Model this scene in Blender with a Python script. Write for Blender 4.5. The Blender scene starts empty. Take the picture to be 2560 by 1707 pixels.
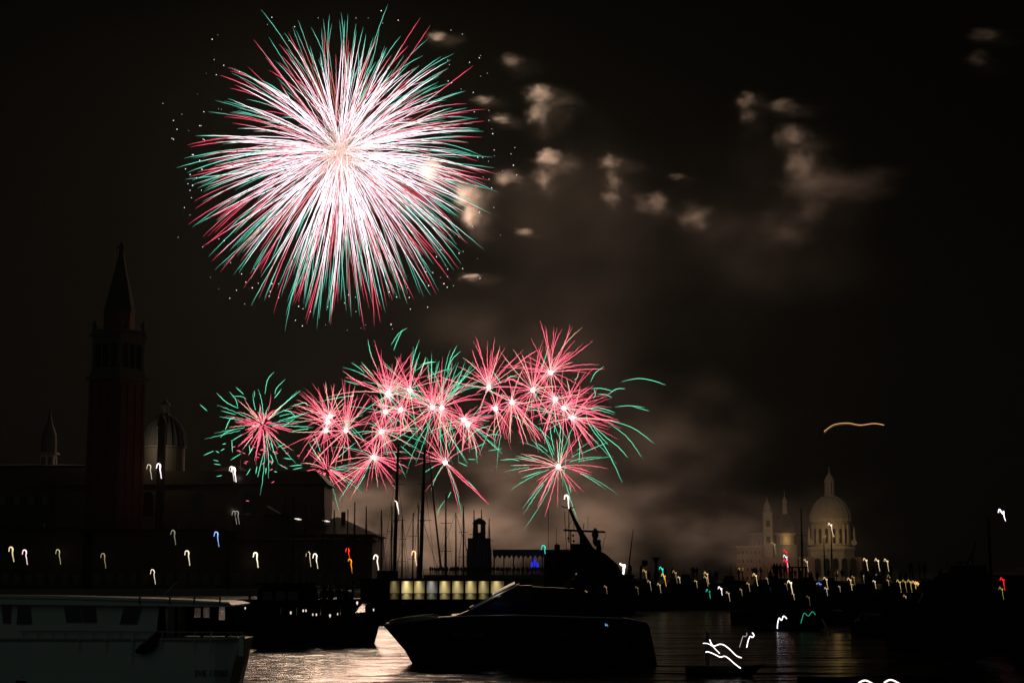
import bpy, math, random
from mathutils import Vector, Matrix
R = math.radians
sc = bpy.context.scene
col = sc.collection
rng = random.Random(7)

# ------------------------------------------------------------------ camera
F = 4370.0                       # focal length in pixels of the 2560 px wide photograph
EYE = 4.0
PITCH = math.atan((1440 - 853.5) / F)
cd = bpy.data.cameras.new('camera'); cam = bpy.data.objects.new('camera', cd); col.objects.link(cam)
cam.location = (0, 0, EYE); cam.rotation_euler = (R(90) + PITCH, 0, 0)
cd.sensor_width = 36; cd.lens = F / 2560 * 36; cd.clip_start = 0.5; cd.clip_end = 6000
sc.camera = cam
# ------------------------------------------------------------------ night sky, faint ambient, exposure
w = bpy.data.worlds.new('World'); sc.world = w; w.use_nodes = True
nt = w.node_tree; bg = nt.nodes['Background']
sky = nt.nodes.new('ShaderNodeTexSky'); sky.sky_type = 'NISHITA'; sky.sun_disc = False
sky.sun_elevation = R(-4); sky.sun_rotation = R(165); sky.dust_density = 4
nt.links.new(sky.outputs[0], bg.inputs['Color']); bg.inputs['Strength'].default_value = 0.0008
sd = bpy.data.lights.new('night_glow', 'SUN'); sd.energy = 0.032; sd.angle = R(60); sd.color = (0.78, 1.0, 0.86)
so = bpy.data.objects.new('night_glow', sd); col.objects.link(so); so.rotation_euler = (R(62), 0, R(-14))
sc.view_settings.view_transform = 'Standard'; sc.view_settings.look = 'None'
sc.view_settings.exposure = 0; sc.view_settings.gamma = 1
cy = sc.cycles
cy.use_denoising = True; cy.max_bounces = 6; cy.volume_bounces = 2; cy.transparent_max_bounces = 16
cy.caustics_reflective = True; cy.caustics_refractive = False
cy.sample_clamp_indirect = 4; cy.volume_step_rate = 1.0; cy.volume_max_steps = 80

def at(u, v, Y):
    """world point at depth Y seen at photograph pixel (u, v)"""
    c, s = math.cos(PITCH), math.sin(PITCH)
    a, b = (u - 1280) / F, (853.5 - v) / F
    d = Vector((a, c - b * s, s + b * c))
    return Vector((0, 0, EYE)) + d * (Y / d.y)
def mpp(Y): return Y / F         # metres per photograph pixel at depth Y

# ------------------------------------------------------------------ mesh helper
class MB:
    def __init__(s): s.v = []; s.f = []; s.c = []
    def add(s, vs, fs, c=None):
        b = len(s.v); s.v += [tuple(p) for p in vs]; s.f += [tuple(b + i for i in f) for f in fs]
        s.c += [c or (1, 1, 1)] * len(vs) if not isinstance(c, list) else c
    def box(s, x0, x1, y0, y1, z0, z1, M=None):
        vs = [Vector((x, y, z)) for z in (z0, z1) for x, y in ((x0, y0), (x1, y0), (x1, y1), (x0, y1))]
        if M: vs = [M @ p for p in vs]
        s.add(vs, [(3, 2, 1, 0), (4, 5, 6, 7), (0, 1, 5, 4), (1, 2, 6, 5), (2, 3, 7, 6), (3, 0, 4, 7)]); return s
    def lathe(s, prof, c=(0, 0, 0), n=24, rot=0.0, M=None):
        vs = []; fs = []; c = Vector(c)
        for r, z in prof:
            for k in range(n):
                a = rot + 2 * math.pi * k / n
                p = Vector((r * math.cos(a), r * math.sin(a), z))
                vs.append((M @ p if M else p) + c)
        for j in range(len(prof) - 1):
            for k in range(n):
                k2 = (k + 1) % n
                fs.append((j * n + k, j * n + k2, (j + 1) * n + k2, (j + 1) * n + k))
        fs.append(tuple(range(n - 1, -1, -1))); fs.append(tuple((len(prof) - 1) * n + k for k in range(n)))
        s.add(vs, fs); return s
    def tube(s, pts, rad, n=6, cols=None):
        pts = [Vector(p) for p in pts]
        if not hasattr(rad, '__len__'): rad = [rad] * len(pts)
        vs = []; fs = []; cc = []
        ref = Vector((0, 1, 0))
        for i, p in enumerate(pts):
            t = (pts[min(i + 1, len(pts) - 1)] - pts[max(i - 1, 0)])
            t = t.normalized() if t.length > 1e-9 else Vector((0, 0, 1))
            a = t.cross(ref)
            if a.length < .05: a = t.cross(Vector((1, 0, 0)))
            a.normalize(); b = t.cross(a)
            for k in range(n):
                an = 2 * math.pi * (k + .5) / n
                vs.append(p + (a * math.cos(an) + b * math.sin(an)) * rad[i])
                cc.append(cols[i] if cols else (1, 1, 1))
        for j in range(len(pts) - 1):
            for k in range(n):
                k2 = (k + 1) % n
                fs.append((j * n + k, j * n + k2, (j + 1) * n + k2, (j + 1) * n + k))
        fs.append(tuple(range(n - 1, -1, -1))); fs.append(tuple((len(pts) - 1) * n + k for k in range(n)))
        s.add(vs, fs, cc); return s
    def prism(s, poly, y0, y1, M=None):
        """polygon in x,z extruded along y"""
        n = len(poly)
        vs = [Vector((x, y0, z)) for x, z in poly] + [Vector((x, y1, z)) for x, z in poly]
        if M: vs = [M @ p for p in vs]
        s.add(vs, [tuple(range(n)), tuple(range(2 * n - 1, n - 1, -1))] + [(i, n + i, n + (i + 1) % n, (i + 1) % n) for i in range(n)]); return s
    def loft(s, secs, closed=True):
        """list of rings with equal counts"""
        n = len(secs[0]); vs = [p for r in secs for p in r]; fs = []
        for j in range(len(secs) - 1):
            for k in range(n if closed else n - 1):
                k2 = (k + 1) % n
                fs.append((j * n + k, j * n + k2, (j + 1) * n + k2, (j + 1) * n + k))
        if closed: fs.append(tuple(range(n - 1, -1, -1))); fs.append(tuple((len(secs) - 1) * n + k for k in range(n)))
        s.add(vs, fs); return s
    def build(s, name, m, parent=None, smooth=False, color=False, loc=None):
        off = Vector(loc) if loc is not None else (parent_loc(parent) if parent else Vector((0, 0, 0)))
        me = bpy.data.meshes.new(name)
        me.from_pydata([Vector(p) - off for p in s.v], [], s.f); me.update()
        if color:
            a = me.attributes.new('glow', 'FLOAT_COLOR', 'POINT')
            a.data.foreach_set('color', [x for c in s.c for x in (c[0], c[1], c[2], 1.0)])
        if smooth: me.polygons.foreach_set('use_smooth', [True] * len(me.polygons))
        me.materials.append(m)
        o = bpy.data.objects.new(name, me); col.objects.link(o)
        if parent: o.parent = parent
        elif loc is not None: o.location = loc
        return o
def parent_loc(o):
    p = Vector((0, 0, 0))
    while o: p += o.location; o = o.parent
    return p
def tag(o, label=None, cat=None, group=None, kind=None):
    for k, x in (('label', label), ('category', cat), ('group', group), ('kind', kind)):
        if x: o[k] = x
    return o
def thing(name, loc, label, cat, group=None):
    o = bpy.data.objects.new(name, None); col.objects.link(o); o.location = loc; o.empty_display_size = .2
    return tag(o, label, cat, group)
KIDS = {}
def copy_tree(o, parent=None):
    c = o.copy(); col.objects.link(c)
    if parent: c.parent = parent
    for ch in list(o.children): copy_tree(ch, c)
    return c
def relabel(o, label): o['label'] = label; return o
ORD = ['first', 'second', 'third', 'fourth', 'fifth', 'sixth', 'seventh', 'eighth', 'ninth', 'tenth', 'eleventh', 'twelfth', 'thirteenth',
       'fourteenth', 'fifteenth', 'sixteenth', 'seventeenth', 'eighteenth', 'nineteenth', 'twentieth', 'twenty-first', 'twenty-second', 'twenty-third', 'twenty-fourth']

# ------------------------------------------------------------------ materials
def mat(name, color, rough=.6, metal=0., noise=0.25, scale=2.0, bump=0., spec=.12, coat=0.):
    m = bpy.data.materials.new(name); m.use_nodes = True; t = m.node_tree; p = t.nodes['Principled BSDF']
    p.inputs['Roughness'].default_value = rough; p.inputs['Metallic'].default_value = metal
    p.inputs['Specular IOR Level'].default_value = spec; p.inputs['Coat Weight'].default_value = coat
    co = t.nodes.new('ShaderNodeTexCoord'); no = t.nodes.new('ShaderNodeTexNoise'); no.inputs['Scale'].default_value = scale; no.inputs['Detail'].default_value = 5
    t.links.new(co.outputs['Object'], no.inputs['Vector'])
    mx = t.nodes.new('ShaderNodeMix'); mx.data_type = 'RGBA'
    mx.inputs['A'].default_value = (*[c * (1 - noise) for c in color], 1); mx.inputs['B'].default_value = (*[min(1, c * (1 + noise)) for c in color], 1)
    t.links.new(no.outputs['Fac'], mx.inputs['Factor']); t.links.new(mx.outputs['Result'], p.inputs['Base Color'])
    if bump:
        b = t.nodes.new('ShaderNodeBump'); b.inputs['Strength'].default_value = bump; b.inputs['Distance'].default_value = .1
        t.links.new(no.outputs['Fac'], b.inputs['Height']); t.links.new(b.outputs[0], p.inputs['Normal'])
    return m
M = dict(
    brick=mat('night_dark_brick', (.13, .05, .035), .9, scale=.8, bump=.2), stone=mat('istrian_stone', (.40, .36, .32), .8, scale=.5, bump=.2),
    night_stone=mat('night_dark_stone', (.10, .09, .08), .9, scale=.5, bump=.2, spec=.1), plaster=mat('old_plaster', (.045, .036, .03), .85, scale=.3), roof=mat('roof_tile', (.018, .012, .011), .95, scale=3, bump=.3),  # brick, stone, plaster, tile colours darkened to keep the island black at night
    lead=mat('lead_sheet', (.05, .052, .055), .85, .0, scale=.4), dark=mat('dark_paint', (.014, .014, .016), .9, scale=3, spec=.0),
    darkhull=mat('black_hull_paint', (.009, .009, .011), .85, scale=1, spec=.0), navy=mat('navy_gelcoat', (.005, .006, .045), .5, scale=.6, spec=.15),
    white=mat('white_boat_paint', (.74, .78, .76), .45, scale=.7, noise=.08, spec=.5), offwhite=mat('weathered_white_paint', (.45, .46, .45), .5, scale=1, noise=.2, spec=.4),
    alu=mat('mast_aluminium', (.05, .048, .047), .5, .5, scale=2), steel=mat('polished_steel', (.78, .76, .75), .5, 1., noise=.05),
    glass=mat('dark_window_glass', (.004, .004, .005), .12, spec=.5), rope=mat('tarred_rope', (.03, .028, .026), .9, scale=9),
    cloth=mat('dark_clothing', (.02, .02, .025), .95, scale=5), canvas=mat('grey_canvas', (.10, .09, .11), .9, scale=2),
    wood=mat('dark_wood', (.08, .05, .03), .7, scale=4), quay=mat('quay_stone', (.2, .19, .18), .85, scale=.6, bump=.3),
    leaf=mat('dark_foliage', (.03, .045, .02), .9, scale=2), land=mat('island_paving', (.12, .11, .1), .9, scale=.3),
    pink=mat('terracotta_render', (.26, .17, .14), .85, scale=.3),
)
def glow_material():
    m = bpy.data.materials.new('burning_star'); m.use_nodes = True; t = m.node_tree; t.nodes.clear()
    a = t.nodes.new('ShaderNodeAttribute'); a.attribute_name = 'glow'
    e = t.nodes.new('ShaderNodeEmission'); o = t.nodes.new('ShaderNodeOutputMaterial')
    t.links.new(a.outputs['Color'], e.inputs['Color']); e.inputs['Strength'].default_value = 1.0; t.links.new(e.outputs[0], o.inputs['Surface'])
    m.cycles.emission_sampling = 'NONE'
    return m
GLOW = glow_material()

# ------------------------------------------------------------------ setting: water, island, far shore
def water():
    m = bpy.data.materials.new('lagoon_water'); m.use_nodes = True; t = m.node_tree; p = t.nodes['Principled BSDF']
    p.inputs['Base Color'].default_value = (.008, .011, .012, 1); p.inputs['Roughness'].default_value = .19; p.inputs['IOR'].default_value = 1.333
    co = t.nodes.new('ShaderNodeTexCoord')
    def layer(sx, sy, scale, detail):
        mp = t.nodes.new('ShaderNodeMapping'); mp.inputs['Scale'].default_value = (sx, sy, 1); t.links.new(co.outputs['Object'], mp.inputs['Vector'])
        n = t.nodes.new('ShaderNodeTexNoise'); n.inputs['Scale'].default_value = scale; n.inputs['Detail'].default_value = detail; n.inputs['Roughness'].default_value = .55
        t.links.new(mp.outputs[0], n.inputs['Vector']); return n
    a = layer(.04, .17, 1.0, 2); b = layer(.11, .50, 1.0, 3); c = layer(.40, 1.3, 1.0, 2)
    ad = t.nodes.new('ShaderNodeMath'); ad.operation = 'MULTIPLY_ADD'; ad.inputs[1].default_value = .55
    t.links.new(b.outputs['Fac'], ad.inputs[0]); t.links.new(a.outputs['Fac'], ad.inputs[2])
    a2 = t.nodes.new('ShaderNodeMath'); a2.operation = 'MULTIPLY_ADD'; a2.inputs[1].default_value = .12
    t.links.new(c.outputs['Fac'], a2.inputs[0]); t.links.new(ad.outputs[0], a2.inputs[2]); ad = a2
    bu = t.nodes.new('ShaderNodeBump'); bu.inputs['Strength'].default_value = 1.0; bu.inputs['Distance'].default_value = 1.9
    t.links.new(ad.outputs[0], bu.inputs['Height']); t.links.new(bu.outputs[0], p.inputs['Normal'])
    b = MB(); b.add([(-1250, -60, 0), (1250, -60, 0), (1250, 1500, 0), (-1250, 1500, 0)], [(0, 1, 2, 3)])
    tag(b.build('water', m), kind='structure')
water()
b = MB(); b.prism([(-420, -.6), (48, -.6), (48, 1.2), (-420, 1.2)], 362, 640); tag(b.build('island_ground', M['land']), kind='structure')
b = MB(); b.prism([(-420, -.6), (44, -.6), (44, 1.45), (-420, 1.45)], 360.6, 361.98)
for i in range(60): b.box(-300 + i * 5.8, -299.6 + i * 5.8, 360.45, 360.6, -.5, 1.5)
tag(b.build('quay_wall', M['quay']), 'long dark stone quay wall along the island waterfront', 'quay')
b = MB()
b.box(60, 700, 1000, 1400, -.5, 1.5); b.box(-700, 60, 1180, 1400, -.5, 1.5); tag(b.build('far_shore_ground', M['land']), kind='structure')

# ------------------------------------------------------------------ lights and bursts
def plight(name, loc, power, color, rad, parent):
    d = bpy.data.lights.new(name, 'POINT'); d.energy = power; d.color = color; d.shadow_soft_size = rad
    o = bpy.data.objects.new(name, d); col.objects.link(o); o.parent = parent; o.location = Vector(loc) - parent_loc(parent)
    return o
RED, GRN, TEAL, CRIM = (2.3, .31, .49), (.22, 1.3, .78), (.13, .64, .47), (1.0, .09, .17)
def mixc(a, b, t): return tuple(x + (y - x) * t for x, y in zip(a, b))
def sc3(c, k): return tuple(x * k for x in c)

def unit():
    z = rng.uniform(-1, 1); a = rng.uniform(0, 2 * math.pi); r = math.sqrt(1 - z * z)
    return Vector((r * math.cos(a), r * math.sin(a), z))

BIGY = 560.0
def big_burst():
    c = at(852, 384, BIGY); Rm = 376 * mpp(BIGY)
    root = thing('chrysanthemum_firework', c, 'huge round white firework with red and teal tips, highest in the sky', 'firework', 'fireworks over the lagoon')
    rest = MB(); n = 800
    data = []
    for i in range(n):
        d = unit(); L = Rm * (.72 + .36 * rng.random() ** .55)
        if rng.random() < .07: L *= 1.13
        data.append((d, L, math.hypot(d.x, d.z) * L))
    data.sort(key=lambda q: -q[2])
    for i, (d, L, _) in enumerate(data):
        tip = TEAL if rng.random() < .62 else CRIM
        k0 = rng.uniform(.0, .06); white = rng.choice([1.0, 1.0, 1.0, .85, .6, .3, .3]); o_ = unit() * Rm * rng.uniform(0, .075); sw = rng.uniform(.56, .84)
        pts = []; rad = []; cols = []; N = 22
        side = d.cross(Vector((0, 1, 0)));  side = side.normalized() if side.length > .1 else Vector((1, 0, 0))
        bend = rng.gauss(0, .065) * L
        for j in range(N):
            s = k0 + (1 - k0) * j / (N - 1)
            p = c + o_ * (1 - s * .6) + d * L * (s * (1.12 - .12 * s)) + Vector((0, 0, -1)) * Rm * .135 * s ** 2.2 + side * bend * s * s + side * (.035 if j % 2 else -.035)
            pts.append(p)
            ig = .07 + .20 * ((i * 37) % 100) / 100; wk = .7 + .6 * ((i * 53) % 100) / 100; rr = (.02 if s < ig else .02 + .045 * wk * min(1, (s - ig) / .12)) if s < .93 else (.02 + .045 * wk) * max(.2, (1 - s) / .07)
            rad.append(rr * 1.24 * (1.0 if white > .6 else .8))
            if s < ig - .06: cc = sc3((1.0, .66, .54), .55 + .7 * white)
            elif s < ig + .08: cc = mixc((1.1, .72, .6), ((2.3 * white, 1.95 * white, 2.15 * white) if white > .4 else (1.2, .36, .28)), min(1, max(0, (s - ig + .06) / .14)))
            elif s < sw: cc = ((2.3 * white, 1.9 * white, 2.1 * white) if white > .4 else (1.1, .30, .26)) if tip is TEAL or white == 1.0 else mixc((1.9, 1.5, 1.7), sc3(CRIM, 2.0), .55)
            else:
                t = min(1, (s - sw) / .14); cc = mixc((1.9 * white, 1.6 * white, 1.7 * white), sc3(tip, 1.7), t)
                if s > .93: cc = sc3(tip, 1.15)
            cols.append(cc)
        if i < 100:
            b = MB(); b.tube(pts, rad, 4, cols)
            b.build('streak', GLOW, root, color=True)
        else: rest.tube(pts, rad, 4, cols)
    o = rest.build('inner_streaks', GLOW, root, color=True); o['kind'] = 'stuff'
    # loose white sparks around the ball
    spark = MB(); spark.lathe([(.001, -.20), (.17, 0), (.001, .20)], n=5); spark.c = [(1.7, 1.7, 1.8)] * len(spark.v)
    sp0 = None; rest = MB()
    for i in range(150):
        a = rng.uniform(0, 2 * math.pi); rr = Rm * rng.uniform(.93, 1.22)
        if math.sin(a) > .75 and rng.random() < .6: a = rng.uniform(math.pi, 2 * math.pi)
        p = Vector((math.cos(a) * rr, rng.uniform(-15, 15), math.sin(a) * rr - Rm * .05))
        k = rng.uniform(.45, 1.15)
        if i < 100:
            if sp0 is None:
                sp0 = spark.build('spark', GLOW, None, color=True); o = sp0
            else: o = sp0.copy(); col.objects.link(o)
            o.parent = root; o.location = p; o.scale = (k, k, k)
        else: rest.add([Vector(q) * k + p + c for q in spark.v], spark.f, (1.7, 1.7, 1.8))
    o = rest.build('faint_sparks', GLOW, root, color=True); o['kind'] = 'stuff'
    plight('burst_light', c, 6.0e5, (1.0, .70, .47), 26, root)
    return root
big_burst()

BURSTS = []
def burst(u, v, Rp, nr, ng, label, core=1.0, fan=None, Y=560.0, power=1.0, gr=1.25):
    """fan = (angle in degrees, how much of the streaks it takes)"""
    c = at(u, v, Y); mp = mpp(Y); Rm = Rp * mp * 1.26; nr = int(nr * 1.2)
    root = thing('star_burst', c, label, 'firework', 'fireworks over the lagoon')
    BURSTS.append((u, v, Y, root))
    def direction():
        if fan and rng.random() < fan[1]:
            a = R(fan[0] + rng.gauss(0, 32)); y = rng.uniform(-.5, .5)
            q = math.sqrt(1 - y * y); return Vector((math.cos(a) * q, y, math.sin(a) * q))
        return unit()
    for kind, n in (('red', nr), ('green', ng)):
        for i in range(n):
            d = direction(); L = Rm * (rng.uniform(.28, 1.16) ** .75 if kind == 'red' else rng.uniform(.8, 1.15) * gr)
            s0 = rng.uniform(.02, .10) + (0 if core else rng.uniform(0, .45)) if kind == 'red' else rng.uniform(.05, .55)
            hue = sc3(RED, rng.uniform(.6, 1.3)) if kind == 'red' else sc3(GRN, rng.uniform(.7, 1.2))
            rng_w = rng.uniform(.7, 1.25); pale = rng.random() < .16
            if kind == 'red' and pale: hue = mixc(hue, (2.0, 1.5, 1.0), .55)
            N = 12; pts = []; rad = []; cols = []
            side = d.cross(Vector((0, 1, 0))); side = side.normalized() if side.length > .1 else Vector((1, 0, 0))
            bend = rng.gauss(0, .10) * L; g = rng.uniform(.06, .16) * Rm * (1.6 if kind == 'green' else 1)
            for j in range(N):
                s = s0 + (1 - s0) * j / (N - 1)
                p = c + d * L * s + Vector((0, 0, -1)) * g * s * s + side * (bend * s * s + (.06 if j % 2 else -.06))
                pts.append(p)
                rad.append((.062 if kind == 'red' else .062) * rng_w * (Y / 450) * (.5 if s < .12 else 1) * (1 if s < .8 else max(.25, (1 - s) / .2)))
                cc = mixc((1.9, 1.1, 1.0), hue, min(1, .2 + s / .5)) if kind == 'red' and core else hue
                cols.append(sc3(cc, rng.uniform(.8, 1.15)))
            MB().tube(pts, rad, 4, cols).build(kind + '_streak', GLOW, root, color=True)
    if core:
        b = MB(); r = .74 * core
        b.lathe([(.01, -r), (r * .7, -r * .7), (r, 0), (r * .7, r * .7), (.01, r)], c, n=10)
        for k in range(14):      # short white needles round the core
            a = rng.uniform(0, 2 * math.pi); L = rng.uniform(.9, 2.2) * core
            b.tube([c, c + Vector((math.cos(a) * L, 0, math.sin(a) * L))], [.06, .015], 3)
        b.c = [(3.0, 2.8, 2.7)] * len(b.v)
        b.build('core', GLOW, root, color=True)
    plight('burst_light', c, 1.25e4 * power, (1.0, .64, .46), 8, root)
    return root
burst(656, 1062, 70, 64, 22, 'isolated fading firework at far left with drooping green sparks and no white core', core=0, Y=396, power=.02, gr=1.55)
burst(825, 1041, 82, 26, 0, 'topmost of the three stacked white cores in the left red cluster', fan=(120, .4))
burst(820, 1055, 90, 26, 0, 'middle of the three stacked white cores in the left red cluster', fan=(130, .3))
burst(815, 1076, 72, 24, 2, 'lowest of the three stacked white cores in the left red cluster', fan=(60, .2))
burst(865, 1076, 112, 34, 0, 'red firework just right of the three stacked cores, sending long red rays up', fan=(75, .6))
burst(818, 1175, 72, 40, 10, 'coreless red firework low in the left cluster with flat side rays', core=0, fan=(20, .2))
burst(934, 1142, 84, 44, 8, 'low round red firework just left of the tall dark masts')
burst(954, 1079, 68, 36, 12, 'red and green firework directly above the low round one', fan=(-20, .2))
burst(964, 1029, 60, 26, 8, 'small red firework under the brightest core of the centre cluster')
burst(1002, 1024, 62, 26, 12, 'small red firework with green flecks, right of the one under the brightest core')
burst(971, 985, 112, 46, 4, 'tall red firework with the widest white core in the centre cluster', core=1.35, fan=(95, .55), power=1.3)
burst(1025, 976, 84, 30, 12, 'red and green firework beside the widest white core', fan=(80, .3))
burst(1081, 1018, 86, 46, 24, 'dense pink and green firework, left of the twin cores', fan=(100, .3))
burst(1105, 1019, 100, 46, 22, 'dense pink and green firework, right of the twin cores', fan=(70, .3), power=1.2)
burst(1159, 1049, 62, 24, 5, 'upper of the two small close cores right of the dense twin')
burst(1170, 1060, 66, 24, 6, 'lower of the two small close cores right of the dense twin', fan=(-60, .3))
burst(1113, 1156, 88, 22, 5, 'sparse low red firework with violet needles, right of the tall dark masts', fan=(120, .25))
burst(1222, 968, 116, 36, 0, 'red firework fanning straight up at the left of the right-hand cluster', fan=(98, .65))
burst(1280, 1005, 98, 36, 4, 'red firework in the middle of the right-hand cluster with rays falling below', fan=(-65, .4))
burst(1239, 1022, 62, 24, 3, 'small red firework below the upward fan of the right-hand cluster', fan=(-80, .3))
burst(1332, 975, 106, 34, 3, 'red firework between the upward fan and the topmost core', fan=(95, .4))
burst(1377, 931, 108, 46, 2, 'topmost red firework of the right-hand cluster with long rays', fan=(62, .55), power=1.2)
burst(1388, 999, 78, 30, 2, 'red firework below the topmost one, left of the close pair of cores', fan=(110, .2))
burst(1409, 1020, 108, 38, 3, 'red firework with rays sweeping to the upper right', fan=(35, .5), power=1.1)
burst(1431, 1044, 92, 30, 5, 'lowest and rightmost core of the right-hand cluster, with long green trails', fan=(20, .3))
burst(1396, 1166, 104, 28, 18, 'separate low firework with spread red and green rays above the raked mast', power=1.3, gr=1.1)

# long curved trails, traced one by one: (zoom origin, scale) then polylines; each belongs to the nearest burst
ARC8 = [[(1520,465),(1640,440),(1750,455),(1850,488)],[(1285,470),(1320,400),(1385,352)],[(1290,515),(1370,515),(1450,535)],[(1310,510),(1322,560),(1305,590)],
 [(1420,560),(1480,520),(1545,517)],[(1340,557),(1400,562),(1445,582)],[(1470,655),(1570,645),(1690,657)],[(1600,650),(1730,685)],[(1260,672),(1350,660),(1470,697)],
 [(1400,750),(1550,790),(1650,840),(1765,930)],[(1420,775),(1560,880),(1670,1030)],[(1280,770),(1400,880),(1500,960),(1565,1035)],[(1290,770),(1340,850),(1420,940)],
 [(1255,680),(1270,780),(1385,940),(1460,1080),(1525,1225)],[(1420,920),(1320,960),(1205,1010)],[(1190,880),(1205,960),(1198,1060)],[(1085,1195),(1110,1270),(1150,1400),(1190,1505)],
 [(1125,1240),(1137,1300)],[(605,1055),(690,1048),(750,1060)],[(680,1095),(840,1092)],[(765,1190),(915,1137)],[(720,1022),(890,1058)],[(515,985),(615,967)],[(380,975),(490,928)],
 [(330,925),(430,830),(530,795)],[(470,880),(540,862),(605,865)],[(640,470),(680,425),(740,430)],[(350,1200),(425,1280)],[(235,1290),(210,1340)],[(190,1355),(145,1420),(132,1480)],
 [(360,1048),(420,1050)],[(290,1070),(358,1100)],[(900,805),(950,900),(1010,1060)],[(1040,760),(1060,820),(1050,900)],[(980,790),(990,880),(1015,990)],[(1020,780),(1012,850)],
 [(560,945),(570,870),(605,810)],[(1190,400),(1188,430),(1160,452)],[(280,190),(235,280),(200,390)],[(310,232),(240,300),(205,400)],[(0,340),(60,318),(118,316)]]
ARC8R = [[(290,1175),(400,1275),(520,1388)],[(700,360),(800,280),(880,230)],[(820,770),(870,840),(910,915)],[(740,830),(765,880),(780,940)],[(1010,780),(940,745),(880,680)]]
ARC7 = [[(1325,145),(1350,260),(1400,380)],[(1200,320),(1260,360),(1300,400)],[(1275,315),(1370,420)],[(1145,455),(1260,490)],[(1625,60),(1560,100),(1500,190)],[(1590,70),(1550,150),(1520,230)],
 [(1720,240),(1690,330),(1680,400)],[(1835,315),(1760,330),(1690,380)],[(1765,275),(1740,350),(1720,420)],[(1865,305),(1835,420)],[(620,390),(570,450),(550,560)],[(705,445),(640,510),(625,560)],
 [(820,530),(720,610),(620,690)],[(870,650),(850,622),(750,650)],[(885,690),(790,725),(705,745)],[(790,740),(740,690),(690,685)],[(780,735),(720,780),(675,800)],[(675,520),(620,590)],
 [(470,530),(470,580)],[(330,505),(390,560)],[(280,537),(330,600),(345,660)],[(185,548),(260,620),(350,665)],[(300,575),(370,575),(410,595)],[(220,683),(330,712)],[(350,735),(290,745),(250,830)],
 [(330,820),(250,850),(212,885)],[(60,635),(115,685)],[(85,1020),(165,985)],[(180,985),(205,1000)],[(290,1055),(370,1005)],[(300,910),(380,860)],[(305,1000),(300,900)],[(160,1053),(200,1063)],
 [(165,1083),(215,1090)],[(185,1178),(225,1170)],[(230,935),(255,930)],[(215,985),(245,968)],[(560,1215),(640,1255)],[(595,1185),(690,1260)],[(680,1220),(750,1225)],[(690,1250),(745,1260)],
 [(735,1100),(830,1090)],[(760,1125),(830,1110)],[(690,1040),(750,1048)],[(655,1085),(720,1120)],[(590,1010),(615,1070)],[(540,1000),(515,1100),(495,1185)],[(560,840),(600,920),(615,1000)],
 [(640,960),(700,935)],[(770,1325),(855,1372)],[(808,1380),(820,1430),(860,1458)],[(715,1300),(740,1308)],[(430,940),(440,1000)],[(460,960),(430,1010)],[(410,1170),(440,1120)],[(820,1245),(850,1248)],
 [(620,1140),(640,1145)],[(555,1290),(568,1296)],[(563,1345),(567,1385)],[(600,1090),(608,1060)],[(480,1160),(490,1100)],[(555,1160),(560,1110)],[(905,880),(940,940)],[(880,920),(980,1080)]]
def curve_through(pts, n):
    out = []; P = [Vector((*p, 0)) for p in pts]
    if len(P) == 2: return [P[0].lerp(P[1], i / (n - 1)) for i in range(n)]
    for i in range(n):
        t = i / (n - 1) * (len(P) - 1); k = min(int(t), len(P) - 2); f = t - k
        p0 = P[max(k - 1, 0)]; p1 = P[k]; p2 = P[k + 1]; p3 = P[min(k + 2, len(P) - 1)]
        out.append(.5 * ((2 * p1) + (p2 - p0) * f + (2 * p0 - 5 * p1 + 4 * p2 - p3) * f * f + (3 * p1 - p0 - 3 * p2 + p3) * f ** 3))
    return out
def arcs(lst, ox, oy, s, hue, name):
    for a in lst:
        q = [(ox + x * s, oy + y * s) for x, y in a]
        cu = curve_through(q, 12)
        mu, mv = cu[6].x, cu[6].y
        bu = min(BURSTS, key=lambda z: math.hypot(z[0] - mu, z[1] - mv))
        dy = rng.uniform(-3, 3)
        pts = [at(p.x + (.5 if i % 2 else -.5), p.y, bu[2] + dy) for i, p in enumerate(cu)]
        k = rng.uniform(.8, 1.2)
        cols = [sc3(hue, k * (.55 + .6 * math.sin(math.pi * (.15 + .7 * i / 11)))) for i in range(12)]
        rad = [.07 * bu[2] / 450 * max(.3, min(1, (i + 1) / 4, (12 - i) / 3)) for i in range(12)]
        MB().tube(pts, rad, 4, cols).build(name, GLOW, bu[3], color=True)
arcs(ARC8, 1050, 800, .3316, GRN, 'green_streak'); arcs(ARC8R, 1050, 800, .3316, RED, 'red_streak'); arcs(ARC7, 480, 800, .3316, GRN, 'green_streak')
# red embers falling under the isolated burst
for i in range(26):
    u, v = 656 + rng.gauss(15, 45), 1110 + abs(rng.gauss(0, 45)); a = rng.uniform(-.6, .6)
    pts = [at(u + t * 7 * math.cos(a), v + t * 7 * math.sin(a), 392 + rng.uniform(-2, 2)) for t in (-.5, 0, .5)]
    MB().tube(pts, [.05, .09, .05], 4, [sc3(RED, .7)] * 3).build('red_streak', GLOW, BURSTS[0][3], color=True)
# golden wandering light high over the domed church
cu = curve_through([(2060,1078),(2085,1061),(2120,1057),(2150,1062),(2185,1058),(2210,1062)], 22)
b = MB(); b.tube([at(p.x, p.y, 560) for p in cu], [.13] * 22, 4, [(.85, .45, .18)] * 22)
b.tube([at(p.x, p.y + 4 - i * .15, 560.4) for i, p in enumerate(cu)], [.05] * 22, 4, [(.45, .22, .08)] * 22)
cc = at(2130, 1060, 560); tag(b.build('golden_flare', GLOW, loc=cc, color=True), 'thin wavy golden streak of light alone in the dark sky', 'firework')

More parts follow.
